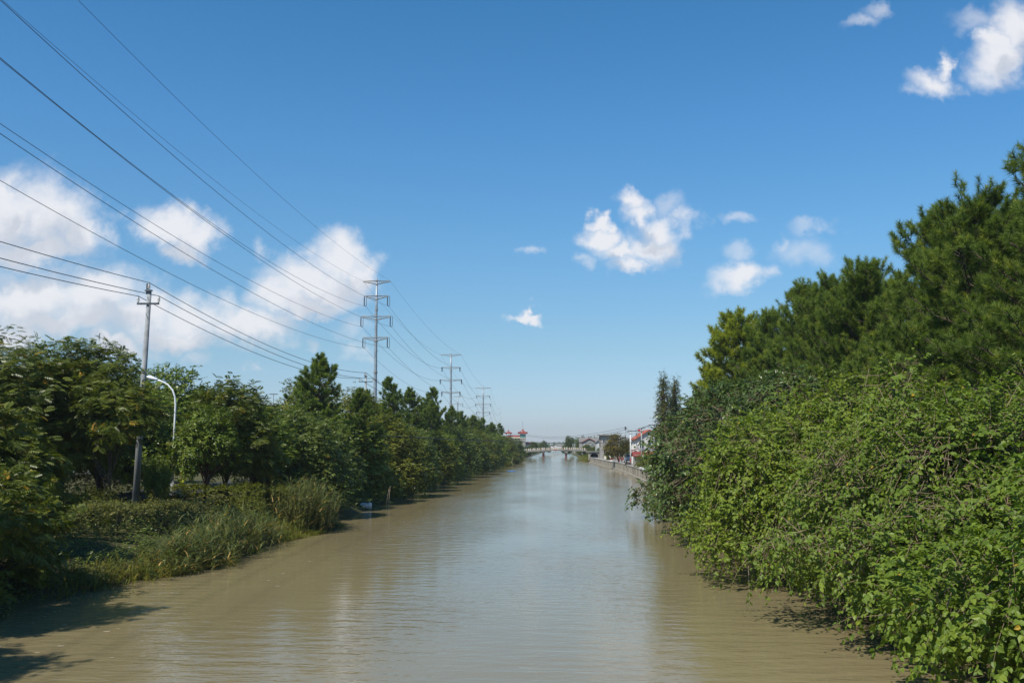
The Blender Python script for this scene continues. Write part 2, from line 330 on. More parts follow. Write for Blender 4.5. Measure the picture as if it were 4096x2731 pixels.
def spray(rng, Cn, O, ntw, tl, nl, Lf, Wf, tpl, spread=.6, up=.15, droop=.25, jit=.25, twig=None, ldroop=.35, nup=1.0, ow=.6, twfrac=1.0):
    "twigs with leaves set alternately along them, from each clump centre"
    n = len(Cn) * ntw; c = np.repeat(Cn, ntw, 0); o = np.repeat(O, ntw, 0)
    td = nrm(o + rng.normal(size=(n, 3)) * spread + np.array([0, 0, up])); st = c + rng.normal(size=(n, 3)) * jit
    tln = tl * (.6 + .8 * rng.random(n)); side = nrm(np.cross(td, np.array([[0, 0, 1.]])) + 1e-4)
    t = (np.arange(nl) + .5) / nl
    tt = (.12 + .88 * t)[None] + rng.normal(size=(n, nl)) * .03
    P = st[:, None] + td[:, None] * (tln[:, None] * tt)[..., None]; P[..., 2] -= droop * tln[:, None] * tt ** 2
    sg = np.where(np.arange(nl) % 2 == 0, 1., -1.)[None, :, None]
    D = td[:, None] * .6 + side[:, None] * sg * .9 + rng.normal(size=(n, nl, 3)) * .3; D[..., 2] -= ldroop
    N = np.array([0, 0, nup]) + o[:, None] * ow + rng.normal(size=(n, nl, 3)) * .4
    ct = np.repeat(rng.random(len(Cn)), ntw)[:, None]
    tint = np.clip(rng.random((n, nl)) * .58 + ct * .36, 0, .94); rare = rng.random((n, nl)) < .0022; tint[rare] = 1.0
    sz = (.7 + .5 * rng.random((n, nl)))
    V = stamp(P.reshape(-1, 3), D.reshape(-1, 3), N.reshape(-1, 3), (Lf * sz).ravel(), (Wf * sz).ravel(), tpl, rng, tint.ravel())
    tw = None
    if twig:
        e = st + td * tln[:, None]; e[:, 2] -= droop * tln; m = st + td * tln[:, None] * .5; m[:, 2] -= droop * tln * .25
        kp = rng.random(n) < twfrac; st, m, e = (st - td * tln[:, None] * .5)[kp], m[kp], e[kp]
        tw = merge([sticks(st, m, twig * 1.4, twig, 3), sticks(m, e, twig, twig * .4, 3)])[:2]
    return V, tw
def limbs(rng, ends, base, top, r, n=6, wob=.25, thin=.25):
    "tapered limbs from the trunk line base-top to the given ends, plus the trunk"
    base = np.array(base, float); top = np.array(top, float); E = np.asarray(ends); m = len(E)
    P = [];
    hts = np.linspace(0, 1, 7); cl = base + (top - base) * hts[:, None] + np.r_[[[0, 0, 0]], rng.normal(size=(6, 3)) * [wob * .4, wob * .4, 0]]
    rad = r * (1.25 - .75 * hts); rad[0] *= 1.25
    P.append(sticks(cl[:-1], cl[1:], rad[:-1], rad[1:], 9))
    fr = np.clip(.35 + .65 * rng.random(m), 0, 1); k = np.minimum((fr * 6).astype(int), 5); s = cl[k] + (cl[k + 1] - cl[k]) * (fr * 6 - k)[:, None]
    ln = np.linalg.norm(E - s, axis=1); a = s + (E - s) * .35 + np.c_[rng.normal(size=(m, 2)) * wob, np.abs(rng.normal(size=m)) * wob + ln * .08]
    b = s + (E - s) * .72 + np.c_[rng.normal(size=(m, 2)) * wob, ln * .07]
    rr = np.interp(fr, hts, rad) * .42 + .01
    P += [sticks(s, a, rr, rr * .7, 6), sticks(a, b, rr * .7, rr * .4, 5), sticks(b, E, rr * .4, rr * thin, 4)]
    return merge(P)[:2]
def proto(name, leaf, bark, trunkVF, leafVF):
    tm = npmesh(name + '_trunk', *trunkVF, smooth=True); tm.materials.append(M[bark])
    cm = npmesh(name + '_crown', *leafVF); cm.materials.append(LM[leaf])
    return tm, cm
def plant(name, pr, loc, label, cat='tree', group=None, rz=0.0, sc=1.0, parts=('trunk', 'crown'), tilt=0.0):
    e = empty(name, loc, label, cat, group, rz); e.rotation_euler = (tilt, 0, rz)
    e.scale = (sc, sc, sc) if not hasattr(sc, '__len__') else sc
    for nm, me in zip(parts, pr):
        if me is None: continue
        o = bpy.data.objects.new(nm, me); COL.link(o); o.parent = e
    return e
def broad(seed, ell, leaf, bark, nclump, ntw, tl, nl, Lf, Wf, tpl=OVAL, base=(0, 0, 0), top=None, r=.18, nlimb=40, twig=None, zmin=.5, inner=.3, lump=.16, lumpf=1.0, **k):
    rng = np.random.default_rng(seed); P, O = shell(rng, ell, nclump, inner, zmin, lump, lumpf)
    V, tw = spray(rng, P, O, ntw, tl, nl, Lf, Wf, tpl, twig=twig, **k)
    top = top if top is not None else np.array([ell[0][0][0], ell[0][0][1], ell[0][0][2] + ell[0][1][2] * .35])
    lm = limbs(rng, P[rng.choice(len(P), min(nlimb, len(P)), False)] * .98, base, top, r)
    if tw is not None: lm = merge([lm, tw])[:2]
    return proto('tree', leaf, bark, lm, V)
def pine(seed, H, Rr, base, leaf='pine', needles=70, nlen=.22, nw=.011, dens=3.2, step=.5, per=5, ragged=.25, shape=.7, r=.17):
    rng = np.random.default_rng(seed); tips, dirs, S0, S1, R0, R1 = [], [], [], [], [], []
    z = base
    while z < H - .2:
        t = (z - base) / (H - base); Lb = Rr * (1 - t) ** shape * (.55 + .45 * min(1, t * 5 + .3))
        for k in range(per):
            az = rng.random() * 2 * math.pi; l = max(.25, Lb * (1 + ragged * float(np.clip(rng.normal(), -1.6, 1.2)))); el = .12 + .75 * t + .12 * rng.normal()
            d = np.array([math.cos(az) * math.cos(el), math.sin(az) * math.cos(el), math.sin(el)]); p0 = np.array([0, 0, z + .1 * rng.normal()])
            p1 = p0 + d * l * .55; p2 = p1 + (d + np.array([0, 0, .35])) * l * .42
            rb = .010 + .009 * l; S0 += [p0, p1]; S1 += [p1, p2]; R0 += [rb, rb * .6]; R1 += [rb * .6, rb * .3]
            tips.append(p2); dirs.append(d + np.array([0, 0, .6]))
            ns = int(l * dens * (.8 + .4 * rng.random())) + 2; sd = np.cross(d, [0, 0, 1.]); sd /= np.linalg.norm(sd)
            for j in range(ns):
                s = .3 + .68 * rng.random(); q = p0 + d * l * s if s < .55 else p1 + (p2 - p1) * (s - .55) / .45
                off = sd * rng.choice([-1, 1]) * (.2 + .55 * rng.random()) * min(1, l * .45) * (1.15 - s * .6); off = off + d * .25 * rng.random() + np.array([0, 0, .12 + .2 * rng.random()])
                S0.append(q); S1.append(q + off); R0.append(rb * .4); R1.append(.008); tips.append(q + off); dirs.append(off / np.linalg.norm(off) + d * .5 + np.array([0, 0, .5]))
        z += step * (.8 + .4 * rng.random())
    tips.append(np.array([0, 0, H])); dirs.append(np.array([0, 0, 1.]))
    T = np.array(tips); D = nrm(np.array(dirs) + rng.normal(size=(len(tips), 3)) * .2); n = len(T); m = needles
    sh = nrm(rng.normal(size=(n, m, 3))); sh = nrm(sh - D[:, None] * (sh * D[:, None]).sum(-1, keepdims=True))
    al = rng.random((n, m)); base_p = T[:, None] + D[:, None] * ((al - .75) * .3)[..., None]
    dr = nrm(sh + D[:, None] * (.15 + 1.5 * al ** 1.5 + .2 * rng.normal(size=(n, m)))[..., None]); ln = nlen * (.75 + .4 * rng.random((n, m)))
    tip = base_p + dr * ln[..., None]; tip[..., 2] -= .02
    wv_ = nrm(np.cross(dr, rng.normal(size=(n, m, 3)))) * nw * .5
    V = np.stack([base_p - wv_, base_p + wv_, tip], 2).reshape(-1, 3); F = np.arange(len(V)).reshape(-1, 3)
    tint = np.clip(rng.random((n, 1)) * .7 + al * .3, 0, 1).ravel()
    hz = np.linspace(0, H, 10); ax = np.c_[rng.normal(size=(10, 2)) * .05, hz]; ax[0, :2] = 0; ax[-1, :2] = 0; rad = r * (1.05 - hz / H)
    tr = merge([sticks(ax[:-1], ax[1:], rad[:-1], rad[1:], 9), sticks(S0, S1, np.array(R0), np.array(R1), 4)])[:2]
    return proto('pine', leaf, 'bark', tr, (V, F, tint))

def blobs(seed, R, z0, z1, n, r, flat=.85):
    "a crown built of n smaller rounded lobes: radius R, between heights z0 and z1"
    q = np.random.default_rng(seed); out = [((0, 0, (z0+z1)/2), (R*.72, R*.72, (z1-z0)*.40))]
    for k in range(n):
        h = (k + .5) / n; a = k * 2.4 + q.random() * .8; w = R * (1 - .75 * h ** 2.2) * (.62 + .25 * q.random()); rr = r * (.75 + .5 * q.random())
        out.append(((w*math.cos(a), w*math.sin(a), z0 + (z1-z0)*(.08 + .84*h)), (rr, rr, rr*flat)))
    return out

def shelves(seed, cx, cy, rx, ry, z0, z1, n, r=1.5):
    "layered drooping boughs: flat lobes set round an envelope that is widest low down on the water side"
    q = np.random.default_rng(seed); out = [((cx + .5, cy, z0 + (z1-z0)*.48), (rx*.70, ry*.75, (z1-z0)*.36))]
    for k in range(n):
        h = q.random() ** .9; w = math.sqrt(max(.03, 1 - ((h - .16) / .86) ** 2)); a = math.pi + (q.random() - .5) * 4.4 * (1 if h < .7 else 1.4)
        rr = r * (.7 + .6 * q.random()); d = w * (.74 + .28 * q.random()) - rr * .5 / rx
        out.append(((cx + rx*d*math.cos(a), cy + ry*d*math.sin(a), z0 + .35 + (z1-z0-.4)*h), (rr, rr*1.1, rr*(.36 + .16*q.random()))))
    for k in range(n // 3):        # drooping outer boughs over the water
        a = math.pi + (q.random() - .5) * 2.8; d = .84 + .15 * q.random(); rr = r * (.45 + .3 * q.random())
        out.append(((cx + rx*d*math.cos(a), cy + ry*d*math.sin(a), z0 + .35 + 1.3*q.random()**1.5), (rr*1.2, rr*1.1, rr*.28)))
    return out
# ------------------------------------------------------------------ ground and water
XL = [(-80,-16.8),(25,-15.6),(33,-16.8),(41,-14.6),(52,-15.3),(60,-13.9),(66,-14.9),(90,-14.9),(150,-14.6),(210,-14.0),(307,-12.2),(380,-12.6),(450,-13),(700,-12.5),(1300,-10)]
XR = [(-80,13),(60,12.3),(100,12.4),(128,12.4),(212,13.1),(238,11.8),(318,10.2),(330,9.2),(350,9.0),(377,9.0),(450,9.5),(700,8.5),(1300,7.5)]
def itp(tab, y): return float(np.interp(y, [a for a, b in tab], [b for a, b in tab]))
def ground_z(x, y):
    l, r = itp(XL, y), itp(XR, y)
    if x < l: return float(np.interp(l - x, [0, 1, 4, 8, 45], [0, .5, 1.25, 1.6, 1.9]))
    if x > r: return 1.42 if 100 < y < 322 else float(np.interp(x - r, [0, 1, 4, 8, 45], [0, .5, 1.3, 1.6, 1.9]))
    return 0.0
rng = np.random.default_rng(5)
ys = list(range(-80, 0, 16)) + list(range(0, 130, 4)) + list(range(130, 480, 10)) + [500,600,700,900,1100,1300,1700,2600,5000,9000]
V, F = [], []
for y in ys:
    l, r = itp(XL, y), itp(XR, y); wall = 100 < y < 322
    jx = rng.normal() * .35 * (y < 300); l += jx * .5
    row = [(-9000,2),(-400,2.0),(l-45,1.9),(l-20,1.75),(l-8,1.6),(l-4,1.25),(l-1,.42),(l+.15,-.2),(l+2,-1.5)]
    row += [(r-1,-1.5),(r+.1,-1.5),(r+.2,1.42),(r+4,1.42),(r+8,1.5)] if wall else [(r-2,-1.5),(r-.15,-.2),(r+1,.42),(r+4,1.3),(r+8,1.5)]
    row += [(r+45,1.9),(400,2.0),(9000,2)]
    V += [(x, y, z) for x, z in row]
n = 17
for i in range(len(ys) - 1):
    for k in range(n - 1): F.append((i*n+k, i*n+k+1, (i+1)*n+k+1, (i+1)*n+k))
gm = npmesh('ground', V, F); gm.materials.append(mat('bank_soil', (.075,.085,.03), 1, .5, .8, .1, .6, col2=(.07,.05,.03)))
g = bpy.data.objects.new('ground', gm); COL.link(g); tag(g, kind='structure')

wm = bpy.data.materials.new('murky_water'); wm.use_nodes = True; t = wm.node_tree; b = t.nodes['Principled BSDF']
b.inputs['Base Color'].default_value = (.185, .140, .060, 1); b.inputs['Roughness'].default_value = .09; b.inputs['IOR'].default_value = 1.33
b.inputs['Specular IOR Level'].default_value = .32
tx = t.nodes.new('ShaderNodeTexCoord')
def wnoise(sc, det, stretch, rot=0.0):
    mp = t.nodes.new('ShaderNodeMapping'); mp.inputs['Scale'].default_value = stretch; mp.inputs['Rotation'].default_value = (0, 0, rot)
    t.links.new(tx.outputs['Object'], mp.inputs[0])
    n = t.nodes.new('ShaderNodeTexNoise'); n.inputs['Scale'].default_value = sc; n.inputs['Detail'].default_value = det; n.inputs['Roughness'].default_value = .5
    t.links.new(mp.outputs[0], n.inputs['Vector']); return n.outputs['Fac']
def wm_math(op, a, c, clamp=False):
    n = t.nodes.new('ShaderNodeMath'); n.operation = op; n.use_clamp = clamp
    for i, x in enumerate((a, c)):
        if isinstance(x, (int, float)): n.inputs[i].default_value = x
        else: t.links.new(x, n.inputs[i])
    return n.outputs[0]
n1 = wnoise(1.5, 3, (.5, 1.25, 1), .12); n2 = wnoise(5.2, 2, (.55, 1.2, 1), -.1)
hgt = wm_math('ADD', n1, wm_math('MULTIPLY', n2, .24))
pm = wnoise(.07, 2, (1.6, .6, 1), .1)
pr_ = t.nodes.new('ShaderNodeMapRange'); t.links.new(pm, pr_.inputs[0]); pr_.inputs[1].default_value = .38; pr_.inputs[2].default_value = .62; pr_.inputs[3].default_value = .18; pr_.inputs[4].default_value = .70
bn = t.nodes.new('ShaderNodeBump'); bn.inputs['Distance'].default_value = .075
t.links.new(pr_.outputs[0], bn.inputs['Strength']); t.links.new(hgt, bn.inputs['Height']); t.links.new(bn.outputs[0], b.inputs['Normal'])
# silt clouds drifting in the water
sn = wnoise(.11, 4, (1, .5, 1)); cr = t.nodes.new('ShaderNodeValToRGB'); cr.color_ramp.elements[0].position = .3; cr.color_ramp.elements[1].position = .7
cr.color_ramp.elements[0].color = (.192, .156, .082, 1); cr.color_ramp.elements[1].color = (.230, .186, .096, 1)
t.links.new(sn, cr.inputs[0]); t.links.new(cr.outputs[0], b.inputs['Base Color'])
w = npmesh('canal_water', [(-24,-80,0),(22,-80,0),(22,1300,0),(-24,1300,0)], [(0,1,2,3)]); w.materials.append(wm)
wo_ = bpy.data.objects.new('canal_water', w); COL.link(wo_); tag(wo_, kind='structure')

def strip(name, m, pts, wdt, z):
    b_ = MB()
    for (x0, y0), (x1, y1) in zip(pts[:-1], pts[1:]):
        b_.add([(x0, y0, z), (x0 + wdt, y0, z), (x1 + wdt, y1, z), (x1, y1, z), (x0, y0, z-.12), (x0 + wdt, y0, z-.12), (x1 + wdt, y1, z-.12), (x1, y1, z-.12)], [(0,1,2,3),(4,7,6,5),(0,4,5,1),(1,5,6,2),(2,6,7,3),(3,7,4,0)])
    return tag(b_.build(name, m), kind='structure')
strip('path', 'asphalt', [(-30,-40),(-30,300)], 5.5, 1.87)
strip('quay_pavement', 'pave', [(12.9,104),(13.6,212),(12.4,238),(10.8,318)], 5.2, 1.50)

# ------------------------------------------------------------------ quay wall on the right bank
wb_ = empty('quay_wall', (12.4,110,0), 'stained concrete quay wall with buttresses along the right bank', 'wall')
pts = [(12.4,96),(12.4,128),(13.1,212),(11.8,238),(10.2,318),(12.5,321)]
wl = MB(); cp = MB(); ft = MB()
for i, ((x0,y0),(x1,y1)) in enumerate(zip(pts[:-1], pts[1:])):
    d = Vector((x1-x0,y1-y0,0)).normalized(); n_ = Vector((d.y,-d.x,0)) * .35
    a, c = Vector((x0,y0,-1)), Vector((x1,y1,-1))
    wl.prism([a, c, c + Vector((0,0,2.5)), a + Vector((0,0,2.5))], None, n_)
    a, c = Vector((x0,y0,1.5)) - n_ * .25, Vector((x1,y1,1.5)) - n_ * .25
    cp.prism([a, c, c + Vector((0,0,.13)), a + Vector((0,0,.13))], None, n_ * 1.5)
    a, c = Vector((x0,y0,-1)) - n_ * 1.1, Vector((x1,y1,-1)) - n_ * 1.1
    ft.prism([a, c, c + Vector((0,0,1.28)), a + Vector((0,0,1.28))], None, n_ * 1.05)
wl.build('wall', 'wall_conc', wb_); cp.build('coping', 'concrete', wb_); ft.build('footing', 'wall_conc', wb_)
for yb in list(range(120, 212, 6)) + list(range(242, 318, 8)):
    xb = float(np.interp(yb, [p[1] for p in pts[:5]], [p[0] for p in pts[:5]]))
    MB().box((xb - .06, yb, .42), (.12, .45, 2.1)).build('buttress', 'wall_conc', wb_)

# ------------------------------------------------------------------ road bridge over the canal
BY, BW = 377.0, 5.5
br = empty('road_bridge', (-2, BY, 0), 'low cambered concrete road bridge with white posts on two striped piers', 'bridge')
XS = [-15.5,-12,-9,-6,-3,0,3,6,9,11]; ZS = [3.15,3.35,3.55,3.72,3.85,3.92,3.92,3.85,3.72,3.62]
zd = lambda x: float(np.interp(x, XS, ZS))
dk = MB(); fb0 = MB(); fb1 = MB()
for x0, x1 in zip(XS[:-1], XS[1:]):
    dk.prism([(x0,BY,zd(x0)-.5),(x1,BY,zd(x1)-.5),(x1,BY,zd(x1)),(x0,BY,zd(x0))], None, (0,BW,0))
    for yy_, fa in ((BY-.06, fb0), (BY+BW, fb1)):
        fa.prism([(x0,yy_,zd(x0)-.22),(x1,yy_,zd(x1)-.22),(x1,yy_,zd(x1)+.06),(x0,yy_,zd(x0)+.06)], None, (0,.06,0))
    dk.box(((x0+x1)/2, BY+BW/2, zd(x0)-.3), (.3, BW+.04, .1))
dk.build('deck', 'ochre' if False else 'concrete', br); fb0.build('fascia', 'concrete', br); fb1.build('fascia', 'concrete', br)
px_ = [775,820,870,910,970,1010,1073,1113,1173,1215,1285,1330,1400,1443,1497,1550,1600,1650,1705,1750,1815,1865,1930,1975,2027,2077,2125,2178,2222,2280]
for q in px_:
    x = (1950 + q * .17007 - 2230) * BY / 4000; big = q in (1285,1330,1815,1865); s_ = .26 if big else .17
    for yy_ in (BY + .15, BY + BW - .15):
        MB().box((x, yy_, zd(x) + .39), (s_, .2, .72 if not big else .8)).box((x, yy_, zd(x) + .39 + .38 + .04 * big), (s_ + .07, .25, .06)).build('post', 'white', br)
for yy_ in (BY + .15, BY + BW - .15):
    rl = MB()
    for x0, x1 in zip(XS[1:-1], XS[2:]):
        for dz in (.22, .52): rl.tube([(x0, yy_, zd(x0) + dz), (x1, yy_, zd(x1) + dz)], .055, 6)
    rl.build('railing', 'ochre', br)
for x in (-5.3, 3.2):
    p = MB(); p.box((x, BY + 2.7, 1.0), (.8, 3.2, 4.0)); pr1 = p.build('pier', 'hazard_dark', br)
    MB().prism([(x-.8,BY+.3,3.35),(x+.8,BY+.3,3.35),(x+.8,BY+.3,3.0),(x+.42,BY+.3,2.62),(x-.42,BY+.3,2.62),(x-.8,BY+.3,3.0)], None, (0,4.8,0)).build('pier_cap', 'concrete', pr1)
    st = MB()
    for k in range(5):
        z0 = 1.0 + k * .34; st.prism([(x-.3,BY+1.07,z0+.26),(x-.3,BY+1.07,z0+.18),(x+.3,BY+1.07,z0-.06),(x+.3,BY+1.07,z0+.02)], None, (0,.02,0))
    st.build('warning_stripe', 'red_paint', pr1)
MB().box((-15.6, BY+2.7, 1.4), (2.4, 6, 3.4)).build('abutment', 'wall_conc', br)
MB().box((11.6, BY+2.7, 1.4), (1.6, 6, 3.6)).build('abutment', 'wall_conc', br)
MB().box((-.7, BY-.1, zd(-.7)-.1), (.55, .05, .34)).build('red_plate', 'red_paint', br)

# ------------------------------------------------------------------ houses
def window(cx, y, z, w_, h_, parent, axis='y', m='window', fr='white', proud=-.04):
    b1, b2 = MB(), MB(); f_ = .07
    if axis == 'y':
        b1.box((cx, y + proud * .3, z), (w_, .06, h_))
        for dx in (-w_/2, 0, w_/2): b2.box((cx + dx, y + proud, z), (f_, .08, h_ + f_))
        for dz in (-h_/2, h_/2): b2.box((cx, y + proud * 1.1, z + dz), (w_ + f_, .08, f_))
    else:
        b1.box((cx + proud * .3, y, z), (.06, w_, h_))
        for dy in (-w_/2, 0, w_/2): b2.box((cx + proud, y + dy, z), (.08, f_, h_ + f_))
        for dz in (-h_/2, h_/2): b2.box((cx + proud * 1.1, y, z + dz), (.08, w_ + f_, f_))
    o = b1.build('window', m, parent); b2.build('frame', fr, o); return o
def gable_house(name, label, x0, x1, y0, y1, z0, ze, za, wallm, roofm, ridge='y', over=.35, wins=()):
    e = empty(name, ((x0+x1)/2, (y0+y1)/2, z0), label, 'house')
    if ridge == 'y':
        xm = (x0 + x1) / 2
        MB().prism([(x0,y0,z0),(x1,y0,z0),(x1,y0,ze),(xm,y0,za),(x0,y0,ze)], None, (0,y1-y0,0)).build('wall', wallm, e)
        r = MB(); k = (za - ze) / (xm - x0)
        for s in (-1, 1):
            xe = xm + s * (xm - x0 + over); zz = za - k * (xm - x0 + over)
            r.prism([(xm,y0-over,za+.02),(xe,y0-over,zz+.02),(xe,y0-over,zz+.2),(xm,y0-over,za+.22)], None, (0,y1-y0+2*over,0))
    else:
        ym = (y0 + y1) / 2
        MB().prism([(x0,y0,z0),(x0,y1,z0),(x0,y1,ze),(x0,ym,za),(x0,y0,ze)], None, (x1-x0,0,0)).build('wall', wallm, e)
        r = MB(); k = (za - ze) / (ym - y0)
        for s in (-1, 1):
            ye = ym + s * (ym - y0 + over); zz = za - k * (ym - y0 + over)
            r.prism([(x0-over,ym,za+.02),(x0-over,ye,zz+.02),(x0-over,ye,zz+.2),(x0-over,ym,za+.22)], None, (x1-x0+2*over,0,0))
    r.build('roof', roofm, e)
    for wn in wins: window(*wn[:5], e, *wn[5:])
    return e
# white two storey house on the quay
h = gable_house('white_house', 'white two-storey house with orange tiled roof and balcony above the quay', 16, 21.2, 204, 218, 1.5, 6.6, 8.25, 'plaster', 'orange_roof', 'y', .45,
    [(17.0,204,5.5,.9,1.7),(18.9,204,5.5,1.0,1.5),(16,207,5.3,.9,2.0,'x'),(16,211,5.3,.9,2.0,'x'),(16,215,5.3,.9,1.6,'x'),(16,209,2.9,1.4,2.0,'x'),(16,214,2.9,1.2,1.6,'x'),(18.6,204,2.9,1.4,1.5)])
bl = MB().box((15.7, 207.6, 4.35), (.7, 7, .16)).build('balcony', 'white', h)
rl = MB()
for k in range(8): rl.box((15.4, 204.4 + k * .9, 4.85), (.05, .05, .85))
rl.box((15.4, 207.6, 5.28), (.07, 6.8, .07)); rl.build('railing', 'white', bl)
for yy_ in (204.6, 210.6): MB().box((15.5, yy_, 2.9), (.22, .22, 2.75)).build('column', 'white', h)
MB().prism([(14.3,203.4,4.0),(16,203.4,4.55),(16,203.4,4.67),(14.3,203.4,4.12)], None, (0,-2.2,0)).build('canopy', 'red_tile', h)
MB().box((18.8,203.95,3.9),(4.4,.08,1.0)).build('panel', 'grey_wall', h)
MB().tube([(17.0,210,7.5),(17.0,210,8.3)],.04).box((17.0,210,8.35),(.5,.5,.35)).build('water_tank', 'red_paint', h)
MB().lathe((16.5,208.6,7.25),[(.0,0),(.33,.05),(.33,.5),(0,.55)],12).build('solar_tank', 'silver', h)
# shed
s = empty('quayside_shed', (15,188,1.5), 'low grey shed with red tiled lean-to roof in front of the white house', 'shed')
MB().box((14.75,188.6,2.5),(1.1,3.6,2.0)).build('wall', 'grey_wall', s); MB().box((16.4,188.9,2.5),(2.1,3.0,2.0)).build('side_wall', 'plaster', s)
MB().prism([(13.9,186.3,3.15),(17.9,186.3,3.15),(17.9,189,3.95),(13.9,189,3.95),], None, (0,0,.1)).build('roof', 'red_tile', s)
MB().prism([(13.9,191.8,3.15),(17.9,191.8,3.15),(17.9,189,3.95),(13.9,189,3.95)], None, (0,0,.1)).build('roof', 'red_tile', s)
MB().box((16.1,187.35,2.35),(1.1,.08,1.65)).build('doorway', 'black', s)  # flat black panel, the dark of the opening put in as colour
MB().prism([(15.55,187.2,3.1),(15.95,187.2,3.1),(15.75,187.2,1.9)], None, (0,.08,0)).build('curtain', 'red_tile', s)
# grey flat-roofed house
e = empty('grey_house', (15.5,300,1.5), 'grey concrete two-storey house with flat overhanging roof behind the brown tree', 'house')
MB().box((15.6,304,4.9),(5.6,8,6.8)).build('wall','grey_wall',e); MB().box((15.5,303.8,8.45),(7.0,9.4,.3)).build('roof','concrete',e)
MB().box((12.72,304,6.6),(.1,7.5,3.2)).build('side_panel','grey_tile',e)
for x in (13.9,15.6,17.3): window(x,300,6.6,.9,1.3,e)
for x in (14.2,17.0): window(x,300,3.4,1.0,1.3,e)
# hip roofs further off
gable_house('red_roof_house','far house with faded red gable roof, left of the two gabled houses past the sluice',9.6,15.2,392,400,1.8,6.6,8.0,'grey_wall','red_tile','y',.4,[(11.2,392,5.6,.9,.9),(13.6,392,5.6,.9,.9)])
gable_house('grey_roof_house','far house with grey tiled gable roof beside the flat-roofed house',13.6,20,352,362,1.8,6.6,8.6,'plaster','grey_tile','y',.4,[(15.4,352,5.4,.9,.9)])
gable_house('grey_roof_house','long low house whose grey roof peeps behind the faded red roof',9.2,17,420,430,1.8,6.9,8.5,'grey_wall','grey_tile','x',.3)
# far white houses under the horizon
for k, (px, Y, w_, lab) in enumerate([(2206,640,4.2,'tiny white gabled house far off, leftmost above the bridge deck'),(2221,690,4.6,'tiny white gabled house far off, middle of three above the bridge'),(2238,760,5.0,'tiny white house far off beside the tall cypress trees')]):
    x = (px-2230)/4000*Y; gable_house('white_cottage', lab, x-w_/2, x+w_/2, Y, Y+9, 1.9, 4.6+k*.35, 5.6+k*.4, 'plaster', 'grey_tile', 'y' if k<2 else 'x', .2, [(x,Y,3.8,.7,.7)])
# grey gabled building on the left bank
gable_house('gabled_building','grey rendered building with low gable left of the bridge',-25.2,-16.9,440,452,1.8,7.0,9.05,'grey_wall','grey_tile','y',.35,[(-19.2,440,5.0,.9,1.0)])
gable_house('red_roof_annex','low annex with red tiled roof right of the pagoda tower',-16.3,-13.6,522,530,1.9,6.1,6.9,'plaster','red_tile','x',.3,[(-14.6,522,4.6,.8,1.0)])
# hall with two pagoda towers
PY = 520.0
hl = empty('pagoda_hall', (-22,PY,1.9), 'grey hall with maroon roof, two red pagoda roofs and ball finial', 'hall')
MB().box((-22.3,PY+5,5.6),(9.6,10,7.4)).build('wall','grey_wall',hl)
MB().box((-22.3,PY+5,9.6),(10.2,10.6,.62)).build('cornice','cream',hl); MB().box((-22.3,PY+5,9.2),(10.3,10.7,.14)).build('trim','red_tile',hl)
MB().add([(-27.2,PY-.1,9.92),(-17.4,PY-.1,9.92),(-17.4,PY+10,9.92),(-27.2,PY+10,9.92),(-25.6,PY+2,10.85),(-18.2,PY+2,10.85),(-18.2,PY+8,10.85),(-25.6,PY+8,10.85)],[(0,3,2,1),(4,5,6,7),(0,1,5,4),(1,2,6,5),(2,3,7,6),(3,0,4,7)]).build('roof','red_tile',hl)
def pagoda_roof(cx, cy, ze, za, hw, parent):
    "square tented roof with concave slopes and corners that turn up"
    m_ = MB(); N_ = 6; rows = []
    for i in range(N_ + 1):
        t_ = i / N_; r_ = hw * (1 - t_) ** 1.0 * (1 - .28 * math.sin(math.pi * t_) ) + .06; z_ = ze + (za - ze) * t_ ** 1.05; ring = []
        for s4 in range(4):
            for k in range(8):
                f_ = k / 8; a_ = s4 * math.pi / 2 + math.pi / 4; p0 = Vector((math.cos(a_), math.sin(a_), 0)) * r_ * 1.414; a2 = a_ + math.pi / 2; p1 = Vector((math.cos(a2), math.sin(a2), 0)) * r_ * 1.414
                q = p0.lerp(p1, f_); up_ = abs(f_ - .5) * 2; lift = (up_ ** 5) * hw * .30 * (1 - t_) ** 3; out = 1 + (up_ ** 5) * .08 * (1 - t_) ** 3
                ring.append((cx + q.x * out, cy + q.y * out, z_ + lift))
        rows.append(ring)
    vs = [v_ for r_ in rows for v_ in r_]; n_ = 32
    low = [(x, y, z - .22) for x, y, z in rows[0]]
    fs = [(i*n_+k, i*n_+(k+1)%n_, (i+1)*n_+(k+1)%n_, (i+1)*n_+k) for i in range(N_) for k in range(n_)]
    k0 = len(vs); vs += low; fs += [(k0+k, k0+(k+1)%n_, (k+1)%n_, k) for k in range(n_)]; fs.append(tuple(k0 + n_ - 1 - k for k in range(n_)))
    m_.add(vs, fs); ro = m_.build('pagoda_roof', 'red_tile', parent)
    c = MB(); zc = ze + (za-ze)*.38; yc = cy - hw*.52
    c.tube([(cx + .25*hw*math.cos(a)+.1, yc - .05, zc + .2*hw*math.sin(a)) for a in np.linspace(.9, 5.4, 10)], [.02,.06,.09,.11,.12,.12,.11,.09,.06,.02], 6); c.build('crescent', 'white', ro)
    MB().lathe((cx,cy,za-.1),[(.09,0),(.13,.2),(.07,.35),(.12,.5),(.03,.75)],8).build('finial_base','grey_tile',ro)
    return ro
tb = MB().box((-17.9,PY-.6,6.6),(2.9,2.9,9.6)).build('tower','grey_wall',hl)
for dx in (-.95,0,.95): MB().box((-17.9+dx,PY-2.08,10.4),(.78,.06,1.7)).build('tower_window','green_glass',tb)
for dy in (-.95,0,.95): MB().box((-16.42,PY-.6+dy,10.4),(.06,.78,1.7)).build('tower_window','green_glass',tb)
MB().box((-17.9,PY-.6,9.2),(3.2,3.2,.22)).build('tower_band','cream',tb)
